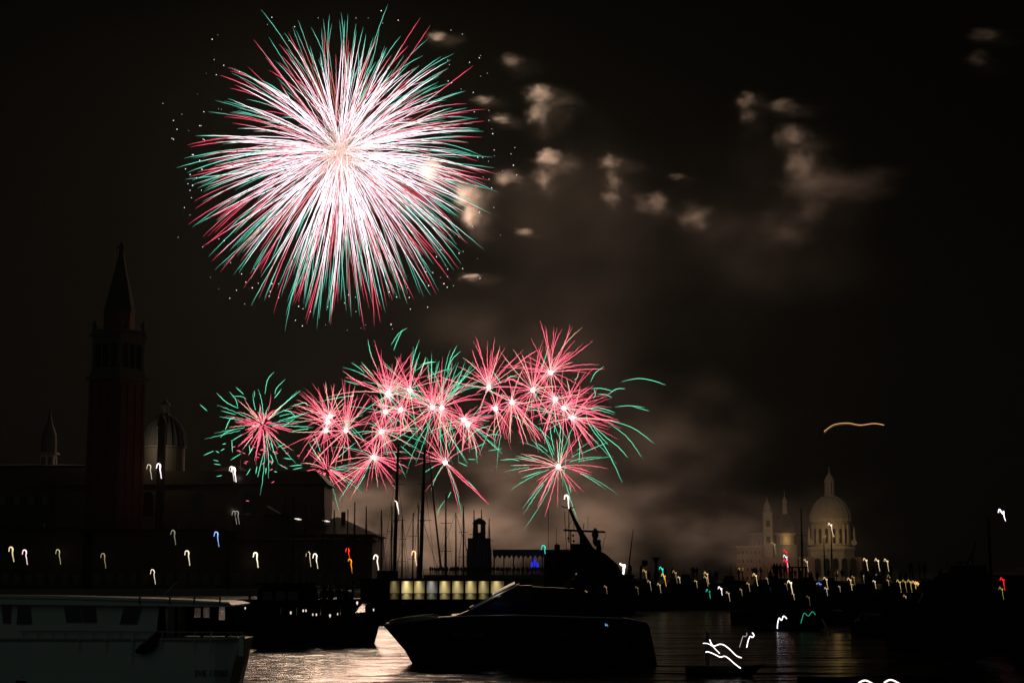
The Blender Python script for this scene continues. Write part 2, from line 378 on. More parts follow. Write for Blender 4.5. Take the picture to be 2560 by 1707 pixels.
# ------------------------------------------------------------------ buildings of the island
def arch_win(b, x0, x1, z0, z1, y0, y1, Mx=None):
    w_ = (x1 - x0) / 2; xm = (x0 + x1) / 2; poly = [(x0, z0), (x1, z0), (x1, z1 - w_)]
    poly += [(xm + w_ * math.cos(R(a)), z1 - w_ + w_ * math.sin(R(a))) for a in range(20, 180, 20)] + [(x0, z1 - w_)]
    b.prism(poly, y0, y1, Mx); return b
def campanile():
    Y = 400; m = mpp(Y); base = at(279, 1440, Y); cx = base.x; G = 1.2
    root = thing('bell_tower', (cx, Y, G), 'tall dark brick bell tower with pointed spire and statue, left of the church dome', 'bell tower')
    a = R(-28.5); Mx = Matrix.Translation((cx, Y, 0)) @ Matrix.Rotation(a, 4, 'Z')
    def Z(v): return at(286, v, Y).z
    h = 4.5
    def sq(b, h0, h1, z0, z1):
        vs = [Mx @ Vector((x * h0, y * h0, z0)) for x, y in ((-1,-1),(1,-1),(1,1),(-1,1))] + [Mx @ Vector((x * h1, y * h1, z1)) for x, y in ((-1,-1),(1,-1),(1,1),(-1,1))]
        b.add(vs, [(3,2,1,0),(4,5,6,7),(0,1,5,4),(1,2,6,5),(2,3,7,6),(3,0,4,7)]); return b
    b = MB(); sq(b, h * 1.06, h * .99, G, Z(952))
    for sgn in range(4):
        Mr = Mx @ Matrix.Rotation(sgn * math.pi / 2, 4, 'Z')
        for x in (-3.8, -1.3, 1.3, 3.8): b.box(x - .36, x + .36, -h * 1.07, -h * .9, G, Z(962), Mr)   # lesenes
    b.build('shaft', M['brick'], root)
    b = MB(); sq(b, h * 1.10, h * 1.13, Z(952) + .01, Z(944)); sq(b, h * .99, h * .97, Z(944) + .01, Z(930)); b.build('cornice', M['night_stone'], root)
    b = MB(); sq(b, h * .93, h * .92, Z(930) + .01, Z(846)); bel = b.build('belfry', M['night_stone'], root)
    for sgn in range(4):
        Mr = Mx @ Matrix.Rotation(sgn * math.pi / 2, 4, 'Z')
        for x in (-2.3, 0, 2.3): arch_win(MB(), x - .8, x + .8, Z(922), Z(862), -h * .945, -h * .90, Mr).build('arched_opening', M['glass'], bel)
    b = MB(); sq(b, h * 1.0, h * 1.04, Z(846) + .01, Z(838)); sq(b, h * .96, h * .96, Z(838) + .01, Z(828)); b.build('parapet', M['night_stone'], root)
    for x, y in ((-1,-1),(1,-1),(1,1),(-1,1)):
        p = Mx @ Vector((x * h * .86, y * h * .86, 0))
        MB().lathe([(.5, Z(828)), (.45, Z(818)), (.75, Z(816)), (.3, Z(808)), (.02, Z(799))], (p.x, p.y, 0), 8).build('pinnacle', M['night_stone'], root)
    MB().lathe([(3.5, Z(828) + .02), (3.5, Z(784)), (3.75, Z(783)), (3.75, Z(779))], (cx, Y, 0), 8, R(10)).build('drum', M['brick'], root)
    b = MB().lathe([(3.6, Z(779) + .01), (2.75, Z(735)), (1.75, Z(690)), (.75, Z(645)), (.5, Z(636))], (cx, Y, 0), 12); b.build('spire', M['lead'], root)
    b = MB(); b.lathe([(.55, Z(636) + .01), (.7, Z(633)), (.5, Z(630)), (.62, Z(624)), (.66, Z(617)), (.5, Z(612)), (.3, Z(611)), (.36, Z(607)), (.05, Z(604))], (cx, Y, 0), 8)
    b.tube([(cx - .4, Y, Z(616)), (cx - .95, Y, Z(622)), (cx - .8, Y, Z(629))], [.3, .22, .08]); b.build('statue', M['lead'], root)
campanile()

def church():
    Y = 425; cx = at(402, 1440, Y).x; G = 1.2
    def Z(v): return at(402, v, Y).z
    m = mpp(Y); r = 53 * m
    root = thing('domed_church', (cx, Y, G), 'dark church with ribbed lead dome and lantern behind the bell tower', 'church')
    b = MB().lathe([(r * .97, Z(1180)), (r * .97, Z(1122)), (r * 1.04, Z(1120)), (r * 1.04, Z(1116))], (cx, Y, 0), 32)
    b.build('drum', M['night_stone'], root)
    prof = [(r * math.cos(R(q)), Z(1116) + (Z(1036) - Z(1116)) * math.sin(R(q))) for q in range(0, 84, 7)]
    b = MB().lathe(prof, (cx, Y, 0), 32)
    for k in range(24):
        an = 2 * math.pi * k / 24
        b.tube([(cx + (p[0] + .06) * math.cos(an), Y + (p[0] + .06) * math.sin(an), p[1]) for p in prof], .16, 4)
    dome = b.build('dome', M['lead'], root, smooth=True)
    lan = MB().lathe([(1.6, Z(1040)), (1.1, Z(1034)), (1.1, Z(1016)), (1.4, Z(1014)), (1.2, Z(1010)), (.5, Z(1003)), (.15, Z(999)), (.1, Z(988))], (cx, Y, 0), 10).build('lantern', M['lead'], root)
    b = MB(); b.box(cx - 24, cx + 40, Y - 8, Y + 10, G, Z(1215)); b.prism([(cx - 25, Z(1215)), (cx + 41, Z(1215)), (cx + 38, Z(1182)), (cx - 22, Z(1182))], Y - 8.5, Y + 10.5); nav = b.build('nave', M['plaster'], root)
    b = MB()
    for x in (-14, -2, 10, 22): arch_win(MB(), cx + x - 1.3, cx + x + 1.3, Z(1290), Z(1232), Y - 8.06, Y - 7.7).build('arched_window', M['glass'], nav)
    # thin turret in front of the dome
    tx = at(395, 1440, 405).x
    b = MB().lathe([(1.05, G), (1.0, Z(1085)), (1.25, Z(1083)), (1.2, Z(1078)), (.9, Z(1066)), (.3, Z(1058)), (.05, Z(1040))], (tx, 405, 0), 10)
    t = thing('turret', (tx, 405, G), 'slim dark turret standing in front of the church dome', 'turret'); b.build('shaft', M['plaster'], t)
    for sx, p in ((355, 9000),):
        q = at(364, 1108, 413); plight('floodlight', q, 1500, (1.0, .78, .5), .5, root)
church()

def cupola_tower():
    Y = 430; cx = at(111, 1440, Y).x; G = 1.2
    def Z(v): return at(111, v, Y).z
    root = thing('small_bell_tower', (cx, Y, G), 'small dark pointed bell turret far left with a lit lower stage', 'bell tower')
    b = MB(); b.box(cx - 1.9, cx + 1.9, Y - 1.9, Y + 1.9, G, Z(1180)); b.build('shaft', M['night_stone'], root)
    b = MB(); b.box(cx - 2.1, cx + 2.1, Y - 2.1, Y + 2.1, Z(1180) + .01, Z(1172)); b.box(cx - 1.7, cx + 1.7, Y - 1.7, Y + 1.7, Z(1172) + .01, Z(1136)); b.box(cx - 2.2, cx + 2.2, Y - 2.2, Y + 2.2, Z(1136) + .01, Z(1131)); bl = b.build('belfry', M['night_stone'], root)
    for x in (-.8, .8): arch_win(MB(), cx + x - .5, cx + x + .5, Z(1168), Z(1142), Y - 1.76, Y - 1.4).build('arched_opening', M['glass'], bl)
    MB().lathe([(2.0, Z(1131) + .01), (2.0, Z(1105)), (1.85, Z(1086)), (1.3, Z(1072)), (.8, Z(1060)), (.45, Z(1045)), (.2, Z(1032)), (.05, Z(1020))], (cx, Y, 0), 12).build('pointed_dome', M['lead'], root)
    plight('floodlight', (cx + .8, Y - 4.6, Z(1166)), 110, (1.0, .72, .42), .3, root)
cupola_tower()

def house(name, u0, u1, veave, vridge, Y, depth, label, cat, m='plaster', slope=None, nwin=0, rows=1, vwin=None, hip=12):
    G = 1.2; x0, x1 = at(u0, 1440, Y).x, at(u1, 1440, Y).x; ze = at(0, veave, Y).z; zr = at(0, vridge, Y + depth / 2).z
    root = thing(name, ((x0 + x1) / 2, Y, G), label, cat)
    MB().box(x0, x1, Y, Y + depth, G, ze).build('wall', M[m], root)
    b = MB(); yo = .6; h = min(hip, (x1 - x0) / 2 - .2)
    vs = [(x0 - yo, Y - yo, ze + .01), (x1 + yo, Y - yo, ze + .01), (x1 + yo, Y + depth + yo, ze + .01), (x0 - yo, Y + depth + yo, ze + .01),
          (x0 - yo, Y - yo, ze + .3), (x1 + yo, Y - yo, ze + .3), (x1 + yo, Y + depth + yo, ze + .3), (x0 - yo, Y + depth + yo, ze + .3),
          (x0 + h, Y + depth / 2, zr), (x1 - h, Y + depth / 2, zr)]
    b.add(vs, [(3,2,1,0),(0,1,5,4),(1,2,6,5),(2,3,7,6),(3,0,4,7),(4,5,9,8),(6,7,8,9),(5,6,9),(7,4,8)])
    roof = b.build('roof', M['roof'], root)
    for q in range(max(1, int((x1 - x0) / 25))):
        cx_ = x0 + (x1 - x0) * (q + .6) / max(1, int((x1 - x0) / 25)); MB().box(cx_ - .5, cx_ + .5, Y + depth * .3, Y + depth * .3 + 1, ze, zr + 1.0).build('chimney', M['brick'], roof)
    for r_ in range(rows):
        z0 = G + 1.2 + r_ * (ze - G - 1) / rows
        for i in range(nwin):
            x = x0 + (x1 - x0) * (i + .5) / nwin
            f = MB().box(x - .75, x + .75, Y - .10, Y + .1, z0 - .1, z0 + 2.2).build('window', M['night_stone'], root)
            MB().box(x - .58, x + .58, Y - .14, Y - .101, z0 + .05, z0 + 2.05).build('pane', M['glass'], f)
    return root
house('convent_building', -90, 232, 1166, 1160, 422, 26, 'long dark tiled building left of the bell tower', 'building', nwin=9, rows=3)
house('convent_wing', 440, 664, 1205, 1163, 418, 30, 'tall dark building right of the dome with a pale lit eave', 'building', nwin=7, rows=3, hip=14)
house('convent_annex', 664, 716, 1290, 1262, 416, 20, 'short dark annex stepping down beside the tall building', 'building', nwin=2, rows=2, hip=2)
for o_ in [q for q in bpy.data.objects if q.name in ('convent_wing', 'convent_annex')]:
    pp = ((596, 1166), (664, 1204)) if o_.name == 'convent_wing' else ((668, 1264), (702, 1284))
    MB().tube([at(pp[0][0], pp[0][1], 417.0), at(pp[1][0], pp[1][1], 417.0)], .22, 6).build('lit_edge_strip', M['stone'], o_)  # pale tubes added along the roof slopes to show their lit edges
house('boat_shed', 716, 932, 1338, 1292, 410, 34, 'low dark boat shed with a broad hipped roof behind bare masts', 'building', nwin=8, rows=1, hip=16)
house('quay_house', -90, 205, 1322, 1319, 385, 14, 'low dark house on the quay at the far left with lit lamps', 'building', nwin=10, rows=1)
house('customs_house', 228, 560, 1326, 1323, 386, 14, 'low dark house on the quay beneath the church dome', 'building', nwin=11, rows=1)
house('warehouse', 575, 930, 1350, 1346, 384, 12, 'low dark warehouse on the quay in front of the boat shed', 'building', nwin=12, rows=1)

def lighthouse():
    Y = 372; cx = at(1198, 1440, Y).x; G = 1.2; m = mpp(Y)
    def Z(v): return at(1198, v, Y).z
    root = thing('stone_lighthouse', (cx, Y, G), 'squat dark stone lighthouse with an open lantern, right of the marina masts', 'lighthouse')
    b = MB(); b.box(cx - 30 * m, cx + 30 * m, Y - 2.4, Y + 2.4, G, Z(1372)); b.box(cx - 28 * m, cx + 28 * m, Y - 2.2, Y + 2.2, Z(1372) + .01, Z(1345)); b.build('base', M['night_stone'], root)
    b = MB(); b.lathe([(17 * m, Z(1345) + .01), (16 * m, Z(1335)), (17.5 * m, Z(1334)), (17.5 * m, Z(1331))], (cx, Y, 0), 8, R(22.5)); b.build('shaft', M['night_stone'], root)
    for k in range(6):
        an = 2 * math.pi * k / 6; b = MB(); b.lathe([(3 * m, Z(1331) + .01), (3 * m, Z(1310))], (cx + 12.5 * m * math.cos(an), Y + 12.5 * m * math.sin(an), 0), 6); b.build('pillar', M['night_stone'], root)
    MB().lathe([(17 * m, Z(1310) + .01), (17 * m, Z(1307)), (14 * m, Z(1301)), (6 * m, Z(1296)), (1 * m, Z(1294))], (cx, Y, 0), 12).build('cap', M['lead'], root)
    plight('blue_floodlight', (cx - .8, Y - 4.5, Z(1388)), 5, (.05, .3, 1.0), .3, root)
lighthouse()

def marquee():
    Y = 371; x0, x1 = at(1232, 1440, Y).x, at(1432, 1440, Y).x; G = 1.2
    def Z(v): return at(1330, v, Y).z
    root = thing('party_marquee', ((x0 + x1) / 2, Y, G), 'long flat-roofed marquee on the quay lit blue, behind the crowd', 'marquee')
    b = MB().box(x0, x1, Y, Y + 7, Z(1387), Z(1373)); b.build('roof', M['canvas'], root)
    for i in range(9):
        x = x0 + .3 + (x1 - x0 - .6) * i / 8
        MB().box(x - .12, x + .12, Y + .2, Y + .45, G, Z(1387) - .01).build('post', M['alu'], root)
    b = MB()
    for i in range(17):      # scalloped fringe
        xa = x0 + (x1 - x0) * i / 17; xb = x0 + (x1 - x0) * (i + 1) / 17
        b.prism([(xa, Z(1387) - .02), ((xa + xb) / 2, Z(1387) - .75), (xb, Z(1387) - .02)], Y + .02, Y + .06)
    b.build('fringe', M['canvas'], root)
    for u, p in ((1345, 14), (1290, 2), (1250, 2), (1385, 5)):
        q = at(u, 1404, Y - 2.0); plight('blue_lamp', q, p, (.06, .10, 1.0), .25, root)
    b = MB()
    for u, v in ((1330, 1413), (1337, 1406), (1344, 1415)):
        q = at(u, v, Y - .3); b.lathe([(.02, -1.3), (.12, -.6), (.26, .3), (.16, .7), (.02, .9)], q, 8)
    b.c = [(.02, .03, .75)] * len(b.v); b.build('blue_lantern', GLOW, root, color=True)
marquee()

# ------------------------------------------------------------------ the domed basilica far across the water
def salute():
    Y = 1050; m = mpp(Y); G = 1.5
    root = thing('domed_basilica', at(2079, 1456, Y), 'hazy baroque basilica across the water, its great dome floodlit gold', 'church')
    def P(u): return at(u, 1440, Y).x
    def Z(v): return at(2079, v, Y).z
    st = M['stone']
    X = P(2079)
    b = MB(); b.lathe([(58 * m, G), (58 * m, Z(1375)), (61 * m, Z(1374)), (61 * m, Z(1368)), (56 * m, Z(1366))], (X, Y, 0), 8, R(22.5)); body = b.build('octagon', st, root)
    for k in range(5): arch_win(MB(), P(2035 + k * 22) - 1.6, P(2035 + k * 22) + 1.6, Z(1440), Z(1395), Y - 58 * m - .15, Y - 50 * m).build('arched_window', M['glass'], body)
    b = MB(); b.lathe([(45 * m, Z(1366)), (45 * m, Z(1308)), (50 * m, Z(1306)), (50 * m, Z(1302))], (X, Y, 0), 16); dr = b.build('drum', st, root)
    for k in range(16):
        an = 2 * math.pi * (k + .5) / 16; q = (X + 45.5 * m * math.cos(an), Y + 45.5 * m * math.sin(an), 0)
        MB().lathe([(3.2 * m, Z(1362)), (2.6 * m, Z(1310))], q, 8).build('column', st, dr)
    for k in range(16):
        an = 2 * math.pi * k / 16; Mr = Matrix.Translation((X, Y, 0)) @ Matrix.Rotation(an, 4, 'Z')
        arch_win(MB(), -3.4 * m, 3.4 * m, Z(1358), Z(1322), -45.4 * m, -43 * m, Mr).build('window', M['glass'], dr)
    prof = [(51 * m * math.cos(R(q)), Z(1302) + (Z(1238) - Z(1302)) * math.sin(R(q))) for q in range(0, 79, 6)]
    b = MB().lathe(prof, (X, Y, 0), 32)
    for k in range(16):
        an = 2 * math.pi * k / 16; b.tube([(X + p[0] * math.cos(an), Y + p[0] * math.sin(an), p[1]) for p in prof], .3, 4)
    b.build('dome', M['stone'], root, smooth=True)
    b = MB(); b.lathe([(14 * m, Z(1240)), (13 * m, Z(1236))], (X, Y, 0), 12)
    for k in range(8):
        an = 2 * math.pi * k / 8; b.lathe([(2.2 * m, Z(1236)), (2.0 * m, Z(1204))], (X + 10 * m * math.cos(an), Y + 10 * m * math.sin(an), 0), 6)
    b.lathe([(6 * m, Z(1236)), (6 * m, Z(1204))], (X, Y, 0), 8)
    b.lathe([(13 * m, Z(1204)), (12 * m, Z(1198)), (6 * m, Z(1188)), (2 * m, Z(1182)), (1.2 * m, Z(1176)), (.8 * m, Z(1166))], (X, Y, 0), 10); b.build('lantern', st, root)
    for sx in (-1, 1):     # the great scrolls at the foot of the drum
        for k in range(1):
            xc = X + sx * 53 * m; yy = Y - 22 * m
            MB().lathe([(3 * m, Z(1362)), (4 * m, Z(1352)), (2.5 * m, Z(1340)), (3 * m, Z(1332)), (.5 * m, Z(1316))], (xc + sx * 3 * m, yy + 8 * m, 0), 8).build('statue', st, root)
            Mr = Matrix.Translation((xc, yy, Z(1356))) @ Matrix.Rotation(R(90), 4, 'X')
            MB().lathe([(7 * m, -2.5 * m), (7 * m, 2.5 * m)], (0, 0, 0), 16, M=Mr).build('scroll', st, root)
    b = MB(); b.box(P(1880), P(2150), Y - 30 * m, Y + 25 * m, G, Z(1392)); b.build('lower_range', M['pink'], root)
    x2 = P(1965)
    b = MB(); b.lathe([(28 * m, Z(1392)), (28 * m, Z(1364)), (30 * m, Z(1362)), (22 * m, Z(1360)), (22 * m, Z(1338)), (26 * m, Z(1336)), (26 * m, Z(1332))], (x2, Y, 0), 16); b.build('choir_drum', st, root)
    prof = [(25 * m * math.cos(R(q)), Z(1332) + (Z(1282) - Z(1332)) * math.sin(R(q))) for q in range(0, 80, 8)]
    MB().lathe(prof, (x2, Y, 0), 24).build('small_dome', M['lead'], root, smooth=True)
    MB().lathe([(7 * m, Z(1284)), (6 * m, Z(1280)), (5 * m, Z(1258)), (7 * m, Z(1256)), (4 * m, Z(1246)), (.8 * m, Z(1240)), (.5 * m, Z(1226))], (x2, Y, 0), 8).build('cupola', st, root)
    for ux in (1920,):
        xt = P(ux); hh = 11 * m; v0 = 1262 if ux < 1950 else 1275
        b = MB(); b.box(xt - hh, xt + hh, Y - 4, Y + 2 * hh - 4, Z(1392), Z(v0 + 22)); b.box(xt - hh * 1.1, xt + hh * 1.1, Y - 4.4, Y + 2 * hh - 3.6, Z(v0 + 22), Z(v0 + 18))
        b.lathe([(hh * .9, Z(v0 + 18)), (hh * .9, Z(v0 + 8)), (hh * .5, Z(v0 - 4)), (hh * .15, Z(v0 - 10)), (.05, Z(v0 - 20))], (xt, Y - 4 + hh, 0), 10); tw = b.build('bell_turret', st, root)
        for z in (1300, 1340): arch_win(MB(), xt - 1.1, xt + 1.1, Z(z + 16), Z(z), Y - 4.1, Y - 3.6).build('arched_opening', M['glass'], tw)
    # floodlights in front of the drum and choir; low ones added to brighten the palace
    for u, v, dy, p in ((2038, 1340, -15.5, 260), (2058, 1340, -16.5, 260), (2080, 1340, -17, 240), (2101, 1340, -16.5, 180), (2120, 1340, -15.5, 110), (1962, 1350, -9, 520), (2060, 1285, -36, 1300), (1862, 1420, -50, 1300), (1925, 1425, -46, 900), (2010, 1430, -40, 480), (2100, 1430, -38, 220)):
        q = at(u, v, Y); plight('floodlight', (q.x, Y + dy, q.z), p, (1.0, .60, .17), .6, root)
    root2 = thing('seminary_palace', at(1864, 1456, Y - 16), 'blocky palace with rows of windows at the left foot of the basilica', 'building')
    Y2 = Y - 16; b = MB(); b.box(P(1834), P(1896), Y2, Y2 + 22, G, Z(1368)); wl = b.build('wall', M['pink'], root2)
    MB().box(P(1832), P(1898), Y2 - .8, Y2 + 22.8, Z(1368) + .01, Z(1365)).build('cornice', st, root2)
    for r_ in range(4):
        for i in range(6):
            x = P(1834) + (P(1896) - P(1834)) * (i + .5) / 6; z = Z(1440 - r_ * 21)
            MB().box(x - .55, x + .55, Y2 - .08, Y2 + .2, z - 2.0, z).build('window', M['glass'], root2)
    root3 = thing('stepped_palace', at(1900, 1456, Y - 4), 'taller block rising behind the windowed palace, beside the bell turret', 'building')
    MB().box(P(1882), P(1934), Y + 1, Y + 20, G, Z(1335)).build('wall', M['pink'], root3)
    b = MB(); b.box(P(1881), P(1935), Y + .5, Y + 20.5, Z(1335) + .01, Z(1332)); b.build('cornice', st, root3)
    for i in range(4):
        x = P(1888 + i * 11); MB().box(x - .6, x + .6, Y + .9, Y + 1.2, Z(1360), Z(1349)).build('window', M['glass'], root3)
salute()
for i, (u0, u1, v, Y) in enumerate(((1560, 1700, 1440, 1230), (1700, 1836, 1434, 1210), (2152, 2250, 1418, 1080), (2250, 2360, 1428, 1100), (2360, 2560, 1422, 1120), (2560, 2640, 1410, 1100))):
    x0, x1 = at(u0, 1440, Y).x, at(u1, 1440, Y).x; z = at(0, v, Y).z
    root = thing('waterfront_house', ((x0 + x1) / 2, Y, 1.5), 'low far waterfront building, %s from the left along the distant shore' % ORD[i], 'building', 'distant waterfront buildings')
    MB().box(x0, x1 - 1, Y, Y + 20, 1.5, z - 2).build('wall', M['plaster'], root)
    MB().prism([(x0 - .5, z - 1.99), (x1 - .5, z - 1.99), (x1 - 4, z), (x0 + 4, z)], Y - .5, Y + 20.5).build('roof', M['roof'], root)

# ------------------------------------------------------------------ boats
def hull_secs(L, B, H, n=14, bow=1.0, rake=.18, sheer=.25, stern=.8):
    """pointed bow at +x; returns rings for a closed hull, keel at z = -.3"""
    secs = []
    for i in range(n):
        t = i / (n - 1); x = -L / 2 + L * t
        wd = B / 2 * (stern + (1 - stern) * min(1, t / .35)) * (1 - max(0, (t - .55) / .45) ** 2.2 * .985)
        top = H * (1 + sheer * max(0, t - .35) ** 2 * 2)
        rk = rake * L * max(0, (t - .6) / .4) ** 1.6
        ring = []
        for fy, fz, kx in ((1, 1, 1), (.97, .75, .72), (.86, .35, .38), (.6, 0, .05), (0, -.18, -.05), (-.6, 0, .05), (-.86, .35, .38), (-.97, .75, .72), (-1, 1, 1)):
            ring.append(Vector((x + rk * (kx - .5), wd * fy, top * fz if fz > 0 else H * fz)))
        secs.append(ring)
    return secs
def person_mesh(pose=0):
    v = [(0,0,.95),(0,0,1.2),(0,0,1.42),(0,0,1.52),(0,.01,1.64),(0,0,1.76),
         (.10,0,.90),(.11,.02,.50),(.11,-.02,.08),(.12,.12,.03),(-.10,0,.90),(-.11,.02,.50),(-.11,-.02,.08),(-.12,.12,.03),
         (.19,0,1.40),(.25,-.03,1.13),(.24,.08,.90),(.23,.11,.82),(-.19,0,1.40),(-.25,-.03,1.13),(-.24,.08,.90),(-.23,.11,.82)]
    if pose == 1: v[15] = (.30,.10,1.30); v[16] = (.18,.26,1.52); v[17] = (.14,.28,1.60)      # holding up a phone
    if pose == 2: v[15] = (.27,.10,1.15); v[16] = (.06,.24,1.12); v[17] = (0,.26,1.12); v[19] = (-.27,.10,1.15); v[20] = (-.06,.24,1.10); v[21] = (0,.25,1.08)
    e = [(0,1),(1,2),(2,3),(3,4),(4,5),(0,6),(6,7),(7,8),(8,9),(0,10),(10,11),(11,12),(12,13),(2,14),(14,15),(15,16),(16,17),(2,18),(18,19),(19,20),(20,21)]
    r = [.15,.14,.16,.06,.10,.085,.09,.065,.045,.04,.09,.065,.045,.04,.065,.05,.04,.035,.065,.05,.04,.035]
    me = bpy.data.meshes.new('person'); me.from_pydata([Vector(p) for p in v], e, []); o = bpy.data.objects.new('tmp', me); col.objects.link(o)
    md = o.modifiers.new('skin', 'SKIN'); 
    for i, sv in enumerate(me.skin_vertices[0].data): sv.radius = (r[i] * (1.25 if i in (1, 2) else 1), r[i] * .85)
    me.skin_vertices[0].data[0].use_root = True
    s2 = o.modifiers.new('sub', 'SUBSURF'); s2.levels = 1; s2.render_levels = 1
    bpy.context.view_layer.update(); dg = bpy.context.evaluated_depsgraph_get()
    out = bpy.data.meshes.new_from_object(o.evaluated_get(dg)); out.name = 'person'; out.materials.clear(); out.materials.append(M['cloth'])
    bpy.data.objects.remove(o); return out
PM = [person_mesh(k) for k in range(3)]
def person(p, label, rz=0, k=0, s=1.0, group='spectators on the quay and boats'):
    o = bpy.data.objects.new('person', PM[k]); col.objects.link(o); o.location = p; o.rotation_euler = (0, 0, rz); o.scale = (s, s, s)
    return tag(o, label, 'person', group)

# -- near white boat at the lower left
def white_boat():
    Y = 52.0; m = mpp(Y)
    def X(u): return at(u, 1500, Y).x
    def Z(v): return at(300, v, Y).z
    xb = X(609); x0 = X(-420); half = 1.7
    root = thing('white_passenger_boat', ((xb + x0) / 2, Y + half, 0), 'white cabin boat with slanted side windows and long flat roof, near lower left', 'boat')
    def ring(x, wd, ztop, keel=0.0, dx=0):
        return [Vector((x + dx * a, Y + half + wd * fy, z)) for fy, z, a in ((-1, ztop, 1), (-.985, ztop * .6, .5), (-.93, .3, .1), (-.7, -.25, 0), (.7, -.25, 0), (.93, .3, .1), (.985, ztop * .6, .5), (1, ztop, 1))]
    zt = Z(1599)
    secs = [ring(x0 - 1.2, half * .7, zt, dx=-.4), ring(x0, half, zt), ring(X(200), half, zt), ring(X(430), half, zt), ring(X(540), half * .96, zt), ring(xb - .55, half * .80, zt, dx=.42)]
    b = MB(); b.loft(secs); hull = b.build('hull', M['white'], root)
    b = MB(); b.tube([Vector((x, Y - .02, zt + .02)) for x in (x0, X(100), X(300), X(430), X(520), X(560))], .05, 6); b.tube([(X(560), Y - .02, zt + .02), (xb - .12, Y + .35, zt + .02)], .05, 6); b.build('rubbing_strake', M['offwhite'], hull)
    b = MB()      # stem edge plate
    b.box(X(596), X(608), Y + .25, Y + .5, Z(1640), Z(1600) + .12); b.build('stem_post', M['white'], hull)
    # cabin with inclined window openings
    zc0, zc1 = zt + .01, Z(1506)
    xc1 = X(418)
    b = MB(); b.box(x0 + .5, xc1, Y + .12, Y + 2 * half - .12, zc0, zc1)
    cab = b.build('cabin', M['white'], root)
    def win(poly):
        q = [(X(u), Z(v)) for u, v in poly]
        cxm = sum(p[0] for p in q) / len(q); czm = sum(p[1] for p in q) / len(q)
        fr = MB().prism([(cxm + (x - cxm) * 1.06, czm + (z - czm) * 1.08) for x, z in q], Y + .085, Y + .15).build('window', M['offwhite'], cab)
        MB().prism(q, Y + .06, Y + .084).build('pane', M['glass'], fr)
    win([(2, 1511), (26, 1511), (26, 1556), (8, 1556)]); win([(44, 1508), (72, 1508), (79, 1558), (42, 1558)])
    win([(159, 1513), (197, 1513), (204, 1554), (166, 1554)]); win([(201, 1513), (236, 1513), (241, 1554), (208, 1554)])
    win([(310, 1515), (352, 1515), (342, 1558), (300, 1558)])
    b = MB(); b.prism([(X(398), Z(1506)), (X(410), Z(1506)), (X(418), Z(1600)), (X(392), Z(1600))], Y + .02, Y + .08); b.build('door_post', M['darkhull'], cab)
    # roof
    b = MB(); zr = Z(1497)
    b.prism([(x0, Z(1506) + .01), (X(575), Z(1516)), (X(583), Z(1511)), (X(560), Z(1505)), (X(330), Z(1495.5)), (X(100), Z(1490)), (x0, Z(1486))], Y - .1, Y + 2 * half + .1)
    roof = b.build('roof', M['white'], root)
    b = MB(); b.tube([(X(-100), Y - .1, Z(1489)), (X(150), Y - .1, Z(1493.5)), (X(330), Y - .1, Z(1498.5)), (X(470), Y - .1, Z(1503)), (X(575), Y - .1, Z(1509))], .055, 10); b.build('roof_edge', M['white'], roof, smooth=True)
    for u in (350, 425, 486, 550): MB().box(X(u), X(u) + .03, Y - .17, Y - .05, Z(1508), Z(1493) + .02).build('clamp', M['darkhull'], roof)
    for u in (440, 505, 566): 
        MB().tube([(X(u), Y + .15, zt), (X(u - 2), Y + .15, Z(1512))], .045, 6).build('roof_post', M['darkhull'], root)
    yf = Y + 2 * half - .25
    b = MB()
    for u0, u1, v0, v1 in ((416, 487, 1510, 1597), (525, 548, 1512, 1597), (568, 600, 1512, 1597), (487, 525, 1550, 1597), (548, 568, 1556, 1597), (487, 525, 1511, 1523)): b.box(X(u0) * (Y + 3.2) / Y, X(u1) * (Y + 3.2) / Y, yf, yf + .06, Z(v1), Z(v0))
    b.build('dark_backing_sheet', M['darkhull'], root)  # dark sheets added so the open deck reads dark, gaps left for glimpses
    # stanchions with rail on the side deck
    for u in (61, 97, 133, 165, 203, 236, 271, 303, 336, 408, 449, 490, 530):
        if u in (203, 271, 336, 408, 490, 530): MB().tube([(X(u + 2), Y - .06, Z(1576)), (X(u), Y - .08, zt), (X(u - 2), Y - .07, Z(1662 if u == 336 else 1632))], [.018, .03 if u == 336 else .022, .008], 5).build('pale_line', M['white'], root)  # thin pale tubes running down over the hull side
        else: MB().tube([(X(u + 1.5), Y + .0, Z(1578)), (X(u), Y - .0, zt + .02)], .014, 5).build('stanchion', M['offwhite'], root)
    MB().tube([(X(50), Y, Z(1576)), (X(408), Y, Z(1578)), (X(540), Y, Z(1580)), (X(606), Y + .3, Z(1581))], .02, 6).build('handrail', M['offwhite'], root)
    for u in (575, 590, 604): MB().tube([(X(u), Y + .25, Z(1581)), (X(u), Y + .25, zt + .02)], .018, 5).build('stanchion', M['offwhite'], root)
    b = MB(); b.loft([[Vector((X(u_) + a_ * w_, Y - .16 + b_ * w_ * .5, Z(v_))) for a_, b_ in ((-1, 0), (-.6, -.8), (.6, -.8), (1, 0), (.6, .8), (-.6, .8))] for u_, v_, w_ in ((397, 1580, .05), (390, 1596, .12), (376, 1612, .26), (364, 1626, .24), (356, 1632, .10))]); b.tube([(X(378), Y - .2, Z(1595)), (X(396), Y, Z(1578))], .02)
    tag(b.build('tarp_bag', M['cloth'], None, loc=(X(372), Y - .26, Z(1608))), 'black folded tarp bag slung over the side of the white cabin boat', 'bag')
    b = MB(); b.tube([(X(62), Y - .1, Z(1700)), (X(60), Y - .12, Z(1730))], [.14, .18], 8); tag(b.build('boat_fender', M['darkhull'], None, loc=(X(62), Y - .1, Z(1710))), 'black fender near the waterline at the lower left corner', 'fender')
